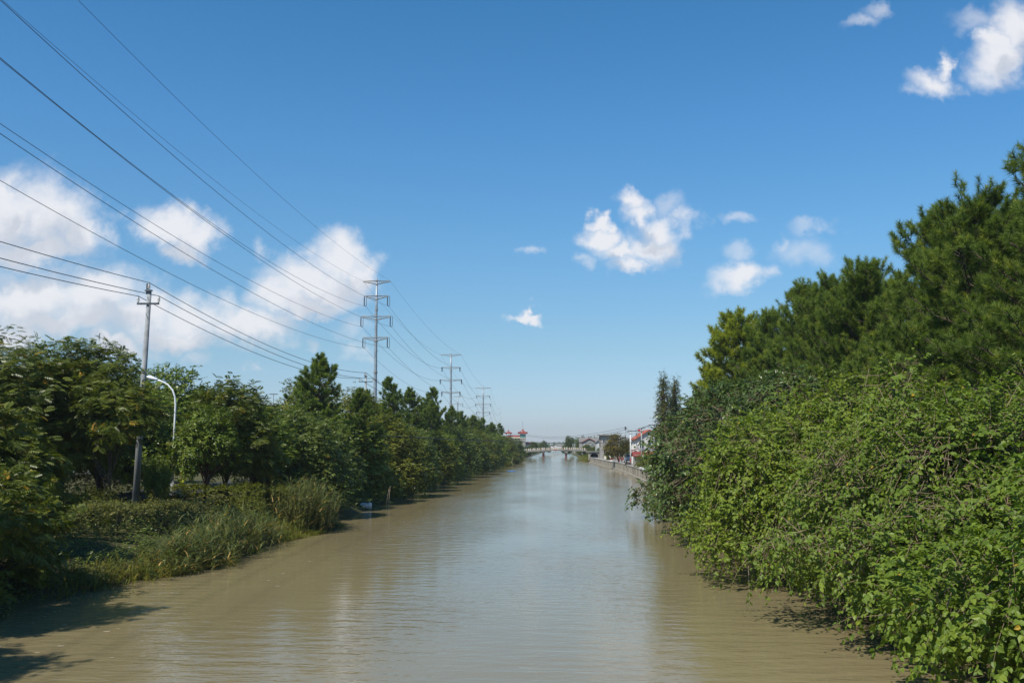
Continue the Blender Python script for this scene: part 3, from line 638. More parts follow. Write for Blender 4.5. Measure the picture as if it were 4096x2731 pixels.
pr2 = pagoda_roof(-17.9,PY-.6,11.75,14.1,2.25,hl)
fb_ = MB().tube([(-17.9,PY-.6,14.0),(-17.9,PY-.6,17.9)],.05,6)
for z_, r_ in ((15.7,.2),(16.6,.16),(17.3,.12)): fb_.lathe((-17.9,PY-.6,z_-r_),[(r_*math.sin(a),r_*(1-math.cos(a))) for a in np.linspace(.1,3.04,8)],10)
fb_.build('ball_finial','silver',pr2,True)
pagoda_roof(-25.5,PY+2,11.75,13.4,1.65,hl)
for dx in (-1,1):
    for dy in (-1,1): MB().box((-25.5+dx*1.1,PY+2+dy*1.1,11.2),(.16,.16,1.15)).build('column','red_tile',hl)
MB().box((-21.5,PY+1,11.55),(6.2,.12,.12)).build('beam','grey_tile',hl)
# buildings behind the left trees
e = empty('long_hall', (-66,112,1.9), 'long grey hall with dark roof edge behind the front left trees', 'hall')
MB().box((-72,120,6.6),(48,14,9.6)).build('wall','grey_wall',e); MB().prism([(-97,112.4,11.3),(-47.6,112.4,11.0),(-47.6,112.4,11.5),(-97,112.4,12.0)],None,(0,16,0)).build('roof','dark_steel',e)
for k in range(8): window(-92+k*5.4,113,8.6,2.2,1.4,e)
e = empty('white_factory', (-60,210,1.9), 'white flat factory hall just showing above the left bank trees', 'factory')
MB().box((-62,222,7.6),(20,22,11.6)).build('wall','plaster',e); MB().box((-62,222,13.55),(20.6,22.6,.35)).build('roof','concrete',e)
for k in range(5): window(-69+k*3.6,211,11.2,1.6,1.1,e)

# ------------------------------------------------------------------ steel pylons and their conductors
ARM = {150:[(1497,1118,-56,56),(0,0,0,0)]}
def pylon(Y, pxc, ztop, arms, label, strain=False, body=.42):
    x = (pxc - 2230) * Y / 4000; e = empty('steel_pylon', (x, Y, 1.8), label, 'pylon', 'pylons of the power line')
    m_ = MB(); n_ = 10; zs = np.linspace(1.8, ztop + .25, 7)
    m_.tube([(x, Y, z) for z in zs], list(np.linspace(body, body * .45, 7)), 12); m_.build('pole', 'galv', e, True)
    fl = MB()
    for z in zs[1:-1]: fl.tube([(x, Y, z - .12), (x, Y, z + .12)], body * (1 - .55 * (z - 1.8) / (ztop - 1.8)) + .07, 12)
    fl.build('flange', 'rusty_galv', e)
    sp = MB(); z = 4.0; s_ = 1
    while z < ztop - 1: sp.tube([(x, Y, z), (x + s_ * (body * (1 - .5 * z / ztop) + .25), Y, z)], .025, 4); z += 1.1; s_ = -s_
    sp.build('climbing_step', 'galv', e); ends = []
    for k, (za, hl_, hr_) in enumerate(arms):
        for s_, hw in ((-1, hl_), (1, hr_)):
            a = MB(); tip = za + (.28 if k else .2)
            for dy in (-.22, .22): a.tube([(x, Y + dy, za + .25), (x + s_ * hw, Y, tip)], .045, 4); a.tube([(x, Y + dy, za - .3), (x + s_ * hw * .55, Y + dy * .5, za - .02), (x + s_ * hw, Y, tip - .1)], .045, 4)
            for t_ in (.15,.3,.45,.6,.75): a.tube([(x + s_*hw*t_, Y - .2*(1-t_), za-.3+.28*t_), (x + s_*hw*(t_+.08), Y + .2*(1-t_), za+.22)], .03, 4)
            am = a.build('cross_arm', 'rusty_galv', e)
            if k:
                ins = MB(); L_ = 1.65 if not strain else 1.1
                if not strain:
                    for dx in (-.16, .2): ins.tube([(x + s_*hw + dx*.6, Y, tip), (x + s_*hw + dx*.9, Y, tip - .25), (x + s_*hw + dx*.95, Y, tip - L_ + .2), (x + s_*hw + .1, Y, tip - L_)], [.03,.085 if dx < 0 else .04,.085 if dx < 0 else .04,.03], 8)
                else:
                    for dy in (-1, 1): ins.tube([(x + s_*hw, Y, tip), (x + s_*hw, Y + dy*1.3, tip - .25)], .08, 8)
                    ins.tube([(x + s_*hw, Y - 1.3, tip - .25), (x + s_*hw, Y-.5, tip - L_ - .2), (x + s_*hw, Y+.5, tip - L_ - .2), (x + s_*hw, Y + 1.3, tip - .25)], .04, 6); ins.tube([(x + s_*hw, Y, tip), (x + s_*hw, Y, tip - L_-.1)], .06, 8)
                ins.build('insulator', 'glass_ins', am)
                ends.append(Vector((x + s_*hw + .1*(not strain), Y, tip - (L_ if not strain else .25))))
            else: ends.append(Vector((x + s_*hw, Y, tip)))
    return ends
def zpx(py, Y): return 5 + (1785 - py) * Y / 4000
k1 = 150 / 4000
E1 = pylon(150, 1497, zpx(1113,150), [(zpx(1121,150),2.08,2.12),(zpx(1183,150),1.72,1.85),(zpx(1267,150),2.2,2.3),(zpx(1353,150),1.85,1.9)], 'tallest and nearest tubular steel pylon with four cross arms', body=.34)
Y2 = 271; E2 = pylon(Y2, 1803, zpx(1417,Y2), [(zpx(1420,Y2),2.8,2.8),(zpx(1472,Y2),2.45,2.45),(zpx(1522,Y2),2.9,2.9),(zpx(1571,Y2),2.45,2.5)], 'middle steel pylon of the line, second from the camera', True, .42)
Y3 = 429; E3 = pylon(Y3, 1933.5, zpx(1551,Y3), [(zpx(1553,Y3),3.2,3.2),(zpx(1585,Y3),2.8,2.8),(zpx(1618,Y3),3.2,3.2),(zpx(1650,Y3),2.8,2.8)], 'farthest steel pylon, standing above the last left bank pines', True, .5)
Y4 = 520; pylon(Y4, 1831, zpx(1584,Y4), [(zpx(1587,Y4),2.6,2.6),(zpx(1616,Y4),2.7,2.7),(zpx(1645,Y4),2.7,2.7)], 'short distant pylon just right of the middle pylon, its own line', False, .5)
def para(p, q, r):
    "height along Y through three points"
    A = np.array([[a[0]**2, a[0], 1] for a in (p, q, r)]); return np.linalg.solve(A, [p[1], q[1], r[1]])
def photo_pt(px, py, X): v_ = atX(px, py, X); return (v_.y, v_.z)
fits = [  # photo points of each conductor between the left edge and the first pylon: ground L, ground R, then L/R of the three arms
 [(10,2),(1238,1001)], [(313,2),(1320,954)],
 [(3,234),(1088,1052)], [(3,3),(1184,1015)],
 [(2,496),(1007,1124)], [(3,240),(1088,1069)],
 [(2,723),(843,1175)], [(2,536),(1000,1165)]]
names = ['left earth wire at the pylon tops','right earth wire at the pylon tops','upper conductor on the left pylon arms','upper conductor on the right pylon arms','middle conductor on the left pylon arms','middle conductor on the right pylon arms','lowest conductor on the left pylon arms','lowest conductor on the right pylon arms']
for i in range(8):
    e1 = E1[i]; X = e1.x; pa, pb = [photo_pt(a, b_, X) for a, b_ in fits[i]]; c_ = para(pa, pb, (e1.y, e1.z))
    ys_ = np.linspace(-25, 150, 40); P = [Vector((X, y, c_[0]*y*y + c_[1]*y + c_[2])) for y in ys_]
    for A_, B_ in ((e1, E2[i]), (E2[i], E3[i])):
        sg = .00062 if i > 1 else .00045
        for t_ in np.linspace(0, 1, 24)[1:]:
            q = A_.lerp(B_, t_); q.z -= sg * ((B_.y - A_.y) ** 2) * t_ * (1 - t_); P.append(q)
    A_ = E3[i]; B_ = A_ + Vector((-6, 190, 0)) 
    for t_ in np.linspace(0, 1, 12)[1:]:
        q = A_.lerp(B_, t_); q.z -= 4 * 5 * t_ * (1 - t_); P.append(q)
    rr = [(.018 if i > 1 else .012) * (1 + .9 * max(0, (p.y - 150) / 250)) for p in P]
    tag(MB().tube(P, rr, 5).build('conductor_wire', 'wire'), names[i] + ', sagging across the left sky', 'power line', 'wires of the tall power line')

# ------------------------------------------------------------------ concrete utility poles, left line
def util_pole(x, Y, ztop, label, rb=.2, arm=1.15, z0=1.5, lean=0.0):
    e = empty('utility_pole', (x, Y, z0), label, 'utility pole', 'concrete poles of the left roadside line')
    MB().tube([(x, Y, z0 - .3), (x + lean*.5, Y, (z0 + ztop)/2), (x + lean, Y, ztop - .35)], [rb, rb*.78, rb*.55], 14).build('pole', 'pole_conc', e, True)
    xt = x + lean; am = MB().box((xt, Y - .14, ztop - 1.15), (arm*2, .09, .1)).box((xt, Y - .13, ztop - .42), (.42, .1, .07)).box((xt - .14, Y, ztop - .3), (.08, .1, .6)).build('cross_arm', 'dark_steel', e)
    ends = []
    for dx, zz in ((0, ztop), (-arm + .04, ztop - 1.1), (arm - .04, ztop - 1.1)):
        for q in ((-.14, .14) if arm > 1 else (0,)):
            ii = MB(); zb = zz - (.35 if dx == 0 else 0)
            ii.lathe((xt + dx + q * .9, Y - .1, zb), [(.03,0),(.03,.06),(.09,.08),(.04,.13),(.09,.16),(.04,.21),(.085,.24),(.04,.29),(.03,.36),(.0,.38)], 10); ii.build('insulator', 'porcelain', am)
        ends.append(Vector((xt + dx, Y - .1, zz + (.03 if dx == 0 else .38))))
    return ends
A = util_pole(-22.95, 54, 14.0, 'tall concrete utility pole among the front left trees', .20, .62, 1.5, .35)
Bx = (1459-2230)/4000*129; Bp = util_pole(Bx, 129, zpx(1490,129), 'distant utility pole left of the nearest steel pylon', .2, .92)
Cx = (1667-2230)/4000*200; Cp = util_pole(Cx, 200, zpx(1571,200), 'utility pole tip just above the pines between the first two pylons', .16, .8)
wn = ['top wire of the concrete utility poles','left cross-arm wire of the concrete utility poles','right cross-arm wire of the concrete utility poles']
for i, (edge) in enumerate([(2,967),(2,1067),(2,1033)]):
    a = A[i]; ye, ze_ = photo_pt(*edge, a.x); k_ = (a.z - ze_) / (a.y - ye); P = []
    for y in np.linspace(-10, a.y, 18): P.append(Vector((a.x, y, ze_ + k_ * (y - ye) + .0009 * (y - ye) * (y - a.y))))
    for A_, B_ in ((a, Bp[i]), (Bp[i], Cp[i]), (Cp[i], Cp[i] + Vector((-.5, 75, -.5)))):
        for t_ in np.linspace(0, 1, 20)[1:]:
            q = A_.lerp(B_, t_); q.z -= .00085 * ((B_.y - A_.y) ** 2) * t_ * (1 - t_); P.append(q)
    tag(MB().tube(P, [.019 * (1 + .7 * max(0, p.y - 60) / 100) for p in P], 5).build('pole_wire', 'wire'), wn[i], 'power line', 'wires of the roadside poles')
# cable slung across the canal
P = []
for t_ in np.linspace(0, 1, 30):
    q = Vector((-17.8, 86, 6.1)).lerp(Vector((14.6, 200, 5.85)), t_); q.z -= 4 * .45 * t_ * (1 - t_); P.append(q)
tag(MB().tube(P, .04, 6).build('slung_cable', 'wire'), 'thick dark cable slung low across the canal in front of the bridge', 'cable')
# distant double lamp mast above the left trees
x = (1083-2230)/4000*230; e = empty('lamp_mast', (x,230,1.9), 'tiny distant twin lamp mast above the left trees', 'lamp mast')
MB().tube([(x,230,1.9),(x,230,17)],[.14,.09],8).build('pole','galv',e); MB().box((x,230,17.1),(1.9,.4,.16)).build('lamp_head','dark_steel',e); MB().box((x,230,14.8),(.9,.3,.12)).build('bracket','galv',e)

# ------------------------------------------------------------------ white street lamp, left
x = -25.2; Yl = 65; e = empty('street_lamp', (x,Yl,1.87), 'white street lamp with curved arm over the front left trees', 'street lamp')
zt = zpx(1512, Yl); xe = (582-2230)/4000*Yl
MB().tube([(x,Yl,1.87),(x,Yl,2.6)],[.16,.15],10).build('base','white_enamel',e)
arm = [(x,Yl,2.6),(x+.02,Yl,6.8),(x+.03,Yl,7.7),(x-.03,Yl,8.25),(x-.2,Yl,8.7),(x-.55,Yl,9.08),(x-1.0,Yl,9.3),(x-1.25,Yl,9.38)]
MB().tube(arm,[.10,.068,.064,.06,.058,.055,.052,.05],10).build('pole','white_enamel',e,True)
MB().tube([(x-1.22,Yl,9.38),(x-1.32,Yl,9.41),(x-1.8,Yl,9.56),(x-1.98,Yl,9.6)],[.06,.1,.13,.05],8).build('lamp_head','white_enamel',e,True)
MB().box((x-1.62,Yl,9.41),(.5,.2,.05)).build('lens','glass_ins',e)
# ------------------------------------------------------------------ right quay furniture
def quay_pole(px, Y, ptop, label, arm=.65, bands=False, head=False):
    x = (px-2230)/4000*Y; zt = zpx(ptop, Y); e = empty('quay_pole', (x,Y,1.5), label, 'utility pole', 'pale poles along the right quay')
    MB().tube([(x,Y,1.42),(x,Y,zt)],[.15,.10],10).build('pole','white' if bands else 'pole_conc',e,True)
    MB().box((x,Y-.14,zt-.12),(arm*2,.08,.08)).box((x,Y-.14,zt-.6),(arm*1.3,.08,.08)).build('cross_arm','dark_steel',e)
    for dx in (-arm*.9,0,arm*.9): MB().lathe((x+dx,Y-.14,zt-.08),[(.04,0),(.07,.1),(.03,.2)],8).build('insulator','porcelain',e)
    if head: MB().box((x,Y,zt-.55),(.55,.4,.7)).build('transformer','dark_steel',e)
    if bands:
        for z in (1.75,2.15,2.55): MB().tube([(x,Y,z-.11),(x,Y,z+.11)],.165,12).build('red_band','red_paint',e)
    return Vector((x,Y-.14,zt))
q3 = quay_pole(2613,138,1697,'pale quay pole nearest the camera, half in the bushes',.75)
q2 = quay_pole(2563,165,1711,'pale quay pole in front of the white house gable',.6)
q1 = quay_pole(2519,200,1722,'white quay pole with red bands left of the white house',.62,True)
q4 = quay_pole(2475,238,1730,'white quay pole with red bands right of the brown tree trunk',.58,True)
q5 = quay_pole(2500,300,1706,'thin tall quay pole with transformer left of the white house',.25,False,True)
for k, (px, Y, pt, lab) in enumerate([(2284,460,1772,'short white mast left of three beside the cypresses'),(2291.5,462,1773,'short white mast in the middle of three beside the cypresses'),(2298.5,464,1770,'short white mast right of three beside the cypresses')]):
    x = (px-2230)/4000*Y; e = empty('white_mast',(x,Y,1.8),lab,'mast','white masts beyond the bridge'); MB().tube([(x,Y,1.8),(x,Y,zpx(pt,Y))],.09,8).build('pole','white',e); MB().box((x,Y,zpx(pt,Y)),(.3,.3,.12)).build('cap','galv',e)
def wire_between(pts, sag, label, r=.02):
    P = []
    for A_, B_ in zip(pts[:-1], pts[1:]):
        for t_ in np.linspace(0, 1, 14):
            q = A_.lerp(B_, t_); q.z -= sag * ((B_ - A_).length/60)**2 * 4 * t_ * (1 - t_); P.append(q)
    tag(MB().tube(P, r, 4).build('quay_wire', 'wire'), label, 'power line', 'thin wires of the quay')
pgd = Vector((-17, 515, 11.3))
wire_between([pgd, q5 + Vector((0,0,-.3)), q2, q3], 2.6/ (245/60)**2*1.0, 'upper thin wire from the pagoda hall over the canal to the quay poles', .045)
wire_between([pgd + Vector((0,0,-.6)), q5 + Vector((0,0,-1.0)), q1, q2 + Vector((0,0,-.6))], .16, 'lower thin wire from the pagoda hall over the canal to the quay poles', .05)
wire_between([q4, q1, q2, q3 + Vector((-.6,0,0))], .8, 'wire strung along the low quay poles', .02)
# parked white van
def van(x, Y, z, label, s=1.0, rz=0.0, name='white_van'):
    e = empty(name, (x,Y,z), label, 'van'); e.rotation_euler = (0,0,rz)
    def P(o): o.parent = e; return o
    def bd(mb, n, m, bev=0): o = mb.build(n, m, None, False, bev); o.parent = e; o.scale = (1,1,1); return o
    body = bd(MB().prism([(-.78,-1.9,.32),(-.78,1.9,.32),(-.78,1.9,1.0),(-.74,1.82,1.75),(-.74,-.75,1.8),(-.76,-1.35,1.15),(-.78,-1.88,.95)], None, (1.56,0,0)), 'body', 'white_enamel', .05)
    bd(MB().prism([(-.62,-.87,1.70),(.62,-.87,1.70),(.66,-1.32,1.2),(-.66,-1.32,1.2)], None, (0,-.03,.03)), 'windscreen', 'window')
    for s_ in (-1,1):
        bd(MB().box((s_*.77,.1,1.38),(.04,2.2,.42)), 'side_window', 'window'); bd(MB().box((s_*.58,-1.9,.78),(.3,.06,.17)), 'headlight', 'silver')
        for yy_ in (-1.2,1.2):
            w_ = bd(MB().tube([(s_*.62,yy_,.3),(s_*.8,yy_,.3)],.3,16), 'wheel', 'black')
            r_ = MB().tube([(s_*.8,yy_,.3),(s_*.82,yy_,.3)],.16,12).build('rim','galv'); r_.parent = w_
    bd(MB().box((0,-1.93,.42),(1.5,.08,.16)), 'bumper', 'dark_steel'); bd(MB().box((0,-1.95,.62),(.5,.03,.13)), 'number_plate', 'blue')
    return e
van(15.9, 226, 1.5, 'white van parked on the quay left of the banded pole', rz=.12)
# other quay things
Y = 262; x = (2418.5-2230)/4000*Y; e = empty('sign_board',(x,Y,1.5),'cream sign board standing on the quay left of the brown tree','sign')
MB().box((x,Y,2.1),(.55,.06,.85)).build('board','cream',e,False,.01); MB().box((x-.2,Y,1.6),(.05,.05,.3)).build('leg','galv',e); MB().box((x+.2,Y,1.6),(.05,.05,.3)).build('leg','galv',e)
def striped_bar(p0, p1, n, r, label):
    e = empty('barrier_arm', p0, label, 'barrier'); p0, p1 = Vector(p0), Vector(p1)
    for k in range(n): MB().tube([p0.lerp(p1,k/n),p0.lerp(p1,(k+1)/n)],r,8).build('stripe','red_paint' if k%2==0 else 'white',e)
    MB().box((p0.x,p0.y,p0.z-.1),(.3,.3,.5)).build('base','dark_steel',e)
a = at(2487,1834,240); b2 = at(2503,1811,240); striped_bar((a.x,240,1.75),tuple(b2),6,.09,'raised red and white barrier arm beside the brown tree')
a = at(2447,1841,236); b2 = at(2438,1822,236); striped_bar((a.x,236,1.75),tuple(b2),2,.11,'leaning red and white post left of the brown tree trunk')
Y=236; x=(2489-2230)/4000*Y; e = empty('hand_cart',(x,Y,1.5),'low dark red cart on the quay between the banded poles','cart')
MB().box((x,Y,1.95),(.8,1.2,.25)).box((x,Y+.55,2.2),(.8,.06,.35)).build('tray','red_tile',e)
for s_ in (-1,1): MB().tube([(x+s_*.42,Y,1.75),(x+s_*.47,Y,1.75)],.25,14).build('wheel','black',e)
MB().tube([(x-.3,Y-.6,1.95),(x-.3,Y-1.2,2.25),(x+.3,Y-1.2,2.25),(x+.3,Y-.6,1.95)],.025,6).build('handle','galv',e)
e = empty('railing_fence',(14.0,243,1.5),'low brown timber railing behind the brown tree','fence')
for k in range(6): MB().box((12.8+k*.5,243,1.95),(.09,.09,.9)).build('fence_post','bark_red',e)
for z in (1.9,2.3): MB().box((14.05,242.93,z),(2.7,.05,.1)).build('rail','bark_red',e)
Y=190; x=(2508-2230)/4000*Y; e = empty('planter_box',(x,Y,1.5),'dark brown open box with plants on the quay edge','planter')
for dx, dy, sx, sy in ((0,-.5,1.1,.06),(0,.5,1.1,.06),(-.52,0,.06,.94),(.52,0,.06,.94)): MB().box((x+dx,Y+dy,1.75),(sx,sy,.48)).build('side','bark',e)
MB().box((x,Y,1.72),(.98,.94,.3)).build('soil','bark_red',e)
def tub(x, Y, z, sx, sy, h, label, m='white'):
    e = empty('plastic_tub',(x,Y,z),label,'tub'); b_ = MB(); w_ = .04
    b_.box((x,Y,z+.03),(sx-2*w_,sy-2*w_,.06))
    for dx,dy,a_,c_ in ((0,-sy/2+w_/2,sx,w_),(0,sy/2-w_/2,sx,w_),(-sx/2+w_/2,0,w_,sy-2*w_),(sx/2-w_/2,0,w_,sy-2*w_)): b_.box((x+dx,Y+dy,z+h/2),(a_,c_,h))
    b_.build('tub',m,e); MB().box((x,Y,z+h*.45),(sx*.85,sy*.85,.05)).build('filling','hedge_soil' if False else 'bark_red',e)
tub(12.75,152,1.64,.75,2.6,.3,'long white trough of soil on the quay wall by the round bush'); tub(12.75,136,1.64,.6,3.6,.35,'white trough on the quay wall nearest the overhanging trees')
tub(12.3,232,1.64,.5,1.0,.28,'small white tub on the quay wall left of the brown tree')
for k,(px,py,lab) in enumerate([(2448,1877,'flat stone landing slab in the water, leftmost by the wall'),(2473,1881,'flat stone landing slab in the water, middle by the wall'),(2490,1889,'flat stone landing slab in the water, nearest by the wall')]):
    p = atX(px,py,0); Y = 4.82*4000/(py-1785)*.995; x = (px-2230)/4000*Y
    tag(MB().box((x,Y,.07),(1.5,1.3,.2)).box((x,Y,-.5),(1.0,.8,1)).build('stone_slab','wall_conc'),lab,'stone slab','landing slabs at the quay wall')
# sluice house with dark arch
Y=326; e = empty('sluice_house',(11.8,Y,1.2),'concrete sluice with dark arched opening at the far end of the quay wall','sluice')
arch = [(10.6,Y,.9),(10.6,Y,2.2)]+[(11.85-1.25*math.cos(a),Y,2.2+.55*math.sin(a)) for a in np.linspace(0,math.pi,12)][1:-1]+[(13.1,Y,2.2),(13.1,Y,.9)]
MB().prism([(10.0,Y,.5),(10.6,Y,.5),(10.6,Y,2.2)]+arch[2:-2]+[(13.1,Y,2.2),(13.1,Y,.5),(13.7,Y,.5),(13.7,Y,3.25),(10.0,Y,3.25)],None,(0,3,0)).build('wall','wall_conc',e)
MB().box((11.85,Y+2.9,1.6),(2.6,.1,2.4)).build('back','black',e); MB().box((11.85,Y+1.4,3.35),(4.2,3.6,.2)).build('roof_slab','concrete',e)  # back coloured black to give the shade inside the arch

# ------------------------------------------------------------------ rider behind the hedge
def skin_body(name, joints, edges, m, parent, sub=2):
    me = bpy.data.meshes.new(name); me.from_pydata([j[:3] for j in joints], edges, []); me.update(); o = bpy.data.objects.new(name, me); COL.link(o); o.parent = parent
    sk = o.modifiers.new('skin','SKIN'); me.skin_vertices.new(name='') if not me.skin_vertices else None
    for i, j in enumerate(joints): me.skin_vertices[0].data[i].radius = (j[3], j[3]); me.skin_vertices[0].data[i].use_root = (i == 0)
    s_ = o.modifiers.new('subsurf','SUBSURF'); s_.levels = sub; s_.render_levels = sub; me.materials.append(M[m]); return o
rx, ry, rz_ = -23.95, 63.5, 1.6
pe = empty('person',(rx,ry,rz_),'person in yellow-green top and red helmet riding behind the clipped hedge','person')
J = [(0,0,.78,.15),(0,-.05,1.0,.14),(0,-.08,1.22,.16),(0,-.08,1.36,.07),(0,-.08,1.44,.055),(0,-.1,1.56,.1),(0,-.1,1.66,.09),
     (-.2,-.08,1.3,.06),(-.26,-.28,1.12,.05),(-.22,-.52,1.08,.035),(.2,-.08,1.3,.06),(.26,-.28,1.12,.05),(.22,-.52,1.08,.035),
     (-.11,-.1,.74,.09),(-.15,-.5,.68,.075),(-.13,-.45,.32,.05),(-.13,-.55,.26,.04),(.11,-.1,.74,.09),(.15,-.5,.68,.075),(.13,-.45,.32,.05),(.13,-.55,.26,.04)]
skin_body('body',J,[(0,1),(1,2),(2,3),(3,4),(4,5),(5,6),(2,7),(7,8),(8,9),(2,10),(10,11),(11,12),(0,13),(13,14),(14,15),(15,16),(0,17),(17,18),(18,19),(19,20)],'skin',pe)
skin_body('top',[(0,0,.8,.17),(0,-.05,1.0,.165),(0,-.08,1.24,.18),(-.2,-.08,1.3,.078),(-.26,-.27,1.13,.066),(.2,-.08,1.3,.078),(.26,-.27,1.13,.066)],[(0,1),(1,2),(2,3),(3,4),(2,5),(5,6)],'yellow',pe)
skin_body('trousers',[(0,0,.76,.16),(-.12,-.1,.74,.105),(-.15,-.5,.69,.09),(-.13,-.45,.34,.065),(.12,-.1,.74,.105),(.15,-.5,.69,.09),(.13,-.45,.34,.065)],[(0,1),(1,2),(2,3),(0,4),(4,5),(5,6)],'navy',pe)
hm = MB().lathe((0,-.1,1.58),[(.135,0),(.14,.06),(.12,.13),(.07,.18),(0,.2)],14).build('helmet','red_paint',None,True); hm.parent = pe
sc_ = empty('scooter',(rx,ry,rz_),'white electric scooter ridden behind the clipped hedge','scooter')
def sb(mb,n,m,p=None,sm=False): o = mb.build(n,m,None,sm); o.parent = p or sc_; return o
sb(MB().prism([(-.13,-.3,.22),(-.13,.45,.25),(-.13,.55,.62),(-.13,.1,.66),(-.13,-.02,.32),(-.13,-.3,.3)],None,(.26,0,0)),'body','white_enamel'); sb(MB().prism([(-.2,-.52,.3),(.2,-.52,.3),(.17,-.62,1.0),(-.17,-.62,1.0)],None,(0,.08,0)),'front_shield','white_enamel')
sb(MB().box((0,.22,.7),(.28,.62,.09)),'seat','black'); sb(MB().tube([(-.33,-.55,1.08),(0,-.6,1.04),(.33,-.55,1.08)],.02,8),'handlebar','black'); sb(MB().lathe((0,-.66,.9),[(0,0),(.07,.03),(.07,.1),(0,.13)],10),'headlight','silver')
for yy_ in (-.72,.5):
    sb(MB().tube([(-.045,yy_,.22),(.045,yy_,.22)],.22,18),'wheel','black')

# ------------------------------------------------------------------ small things at the left waterline
p = at(1461,2020,86); e = empty('water_drum',(-15.2,80,0),'pale plastic drum floating in the shade of the left bank','drum')
MB().tube([(-15.7,80,.28),(-15.65,80,.28),(-14.9,80,.3),(-14.85,80,.3)],[.24,.27,.27,.24],14).build('drum','white_enamel',e,True); MB().tube([(-15.0,80,.56),(-15.0,80,.68)],.07,8).build('cap','white',e)
def stake(px0,py0,px1,py1,Y,label,r=.028):
    a,b_ = at(px0,py0,Y),at(px1,py1,Y); a.z = -.5; m_ = a.lerp(b_,.5)+Vector((-.05,0,0)); tag(MB().tube([a,m_,b_],[r,r*.9,r*.6],6).build('bamboo_stake','straw'),label,'bamboo stake','bamboo stakes in the left shallows')
stake(1544,2030,1556,1953,82,'short bent pale bamboo stake standing in the shaded water'); stake(1556,2030,1561,1943,82,'tall straight pale bamboo stake beside the bent one')
stake(2043,1857,2053,1823,265,'thin leaning stake far along the left bank',.05)
rng = np.random.default_rng(77)
tag(MB().add([(-9.5+.9*math.cos(a)*(1+.3*math.sin(3*a)),206+5.5*math.sin(a),.012) for a in np.linspace(0,2*math.pi,24,endpoint=False)],[tuple(range(24))]).build('blue_patch','blue'),'blue patch lying on the water off the left bank','plastic film')  # flat irregular blue shape lying just above the water
fl = MB()
for k in range(36):
    Yf = 24 + 70 * rng.random() ** 1.5; xf = itp(XL,Yf) + 1.0 + abs(rng.normal()) * 3; r_ = .03 + .03 * rng.random(); a0 = rng.random() * 6
    fl.add([(xf + r_*2*math.cos(a0+q), Yf + r_*math.sin(a0+q), .008) for q in (0,1.3,2.6,3.9,5.2)],[(0,1,2,3,4)])
tag(fl.build('floating_leaves','straw'),'scattered dry leaves floating near the left bank','leaves',kind='stuff')
# ------------------------------------------------------------------ right bank: overhanging mulberries
def bush(seed, x, Y, ell, leaf, label, n, Lf, ntw=5, nl=12, tl=1.1, base_z=.9, twig=.009, tpl=HEART, r=.16, **k):
    e_ = [((cx - x, cy - Y, cz - base_z), rr) for (cx, cy, cz), rr in ell]
    pr = broad(seed, e_, leaf, 'bark_pale', n, ntw, tl, nl, Lf, Lf * .8, tpl, (0,0,-.3), (-1.0,0,2.2), r, 60, twig, zmin=1.3 - base_z, spread=.55, up=.05, droop=.35, ldroop=.55, nup=.9, **k)
    return plant('mulberry_tree', pr, (x, Y, base_z), label, 'tree', 'mulberries overhanging the right bank')
SH = dict(inner=.16, lump=.06)
bush(11, 13.2, 19.5, shelves(11, 14.0, 19.0, 6.9, 6.2, 1.0, 5.2, 48, 1.2), 'mulberry', 'big-leaved mulberry filling the bottom right corner', 2100, .122, ntw=5, nl=11, tl=.75, twig=.006, twfrac=.35, **SH)
bush(12, 13.0, 29, shelves(12, 13.2, 29, 7.2, 6.2, 1.1, 5.8, 46, 1.2) + [((10.7,31,5.8),(1.4,1.4,.8)),((10.3,30.5,6.8),(.6,.6,.8))], 'mulberry', 'tall mulberry with bare pale twigs, in front of the pines', 2100, .115, ntw=5, nl=10, tl=.75, twig=.009, twfrac=.6, **SH)
bush(13, 12.8, 40, shelves(13, 12.8, 39.5, 7.6, 7.0, 1.0, 7.0, 48, 1.35), 'mulberry_yellow', 'yellow-green mulberry reaching low over the water, mid right', 2000, .125, ntw=5, nl=10, tl=.75, twig=.007, twfrac=.45, **SH)
bush(14, 12.0, 55, shelves(14, 12.8, 55, 7.6, 8.0, 1.0, 8.0, 34, 2.0), 'dark_broad', 'dark green mulberry whose branch tips reach out furthest over the canal', 1500, .18, nl=9, tl=.9, twig=.009, **SH)
bush(15, 12.2, 70, shelves(15, 13.1, 70, 6.5, 8.0, 1.1, 8.6, 28, 2.1), 'dark_broad', 'dark green mulberry beside the quay, farthest of the right bank bushes', 1200, .2, nl=8, tl=.9, twig=.010, **SH)
# small shrubs on the quay
def globe(name, x, Y, z, r, leaf, label, seed, n=220, Lf=.09, cat='shrub', group=None, bark='bark'):
    pr = broad(seed, [((0,0,r*.75),(r,r,r*.85))], leaf, bark, n, 4, r*.35, 6, Lf, Lf*.55, OVAL, (0,0,-.1), (0,0,r*.5), .05, 12, zmin=.02, inner=.18, lump=.08)
    return plant(name, pr, (x,Y,z), label, cat, group)
globe('round_shrub', 14.2, 163, 1.5, 1.3, 'weed', 'round bright green shrub beside the shed on the quay', 21, 260, .16)
globe('round_shrub', 15.2, 146, 1.5, 1.7, 'hedge', 'wide green shrub behind the wall troughs on the quay', 22, 300, .18)
globe('round_shrub', 15.0, 128, 1.5, 1.9, 'weed', 'large shrub on the quay nearest the overhanging trees', 23, 300, .18)
globe('round_shrub', 13.6, 268, 1.5, 1.0, 'hedge', 'low shrub behind the cream sign board', 24, 160, .2)
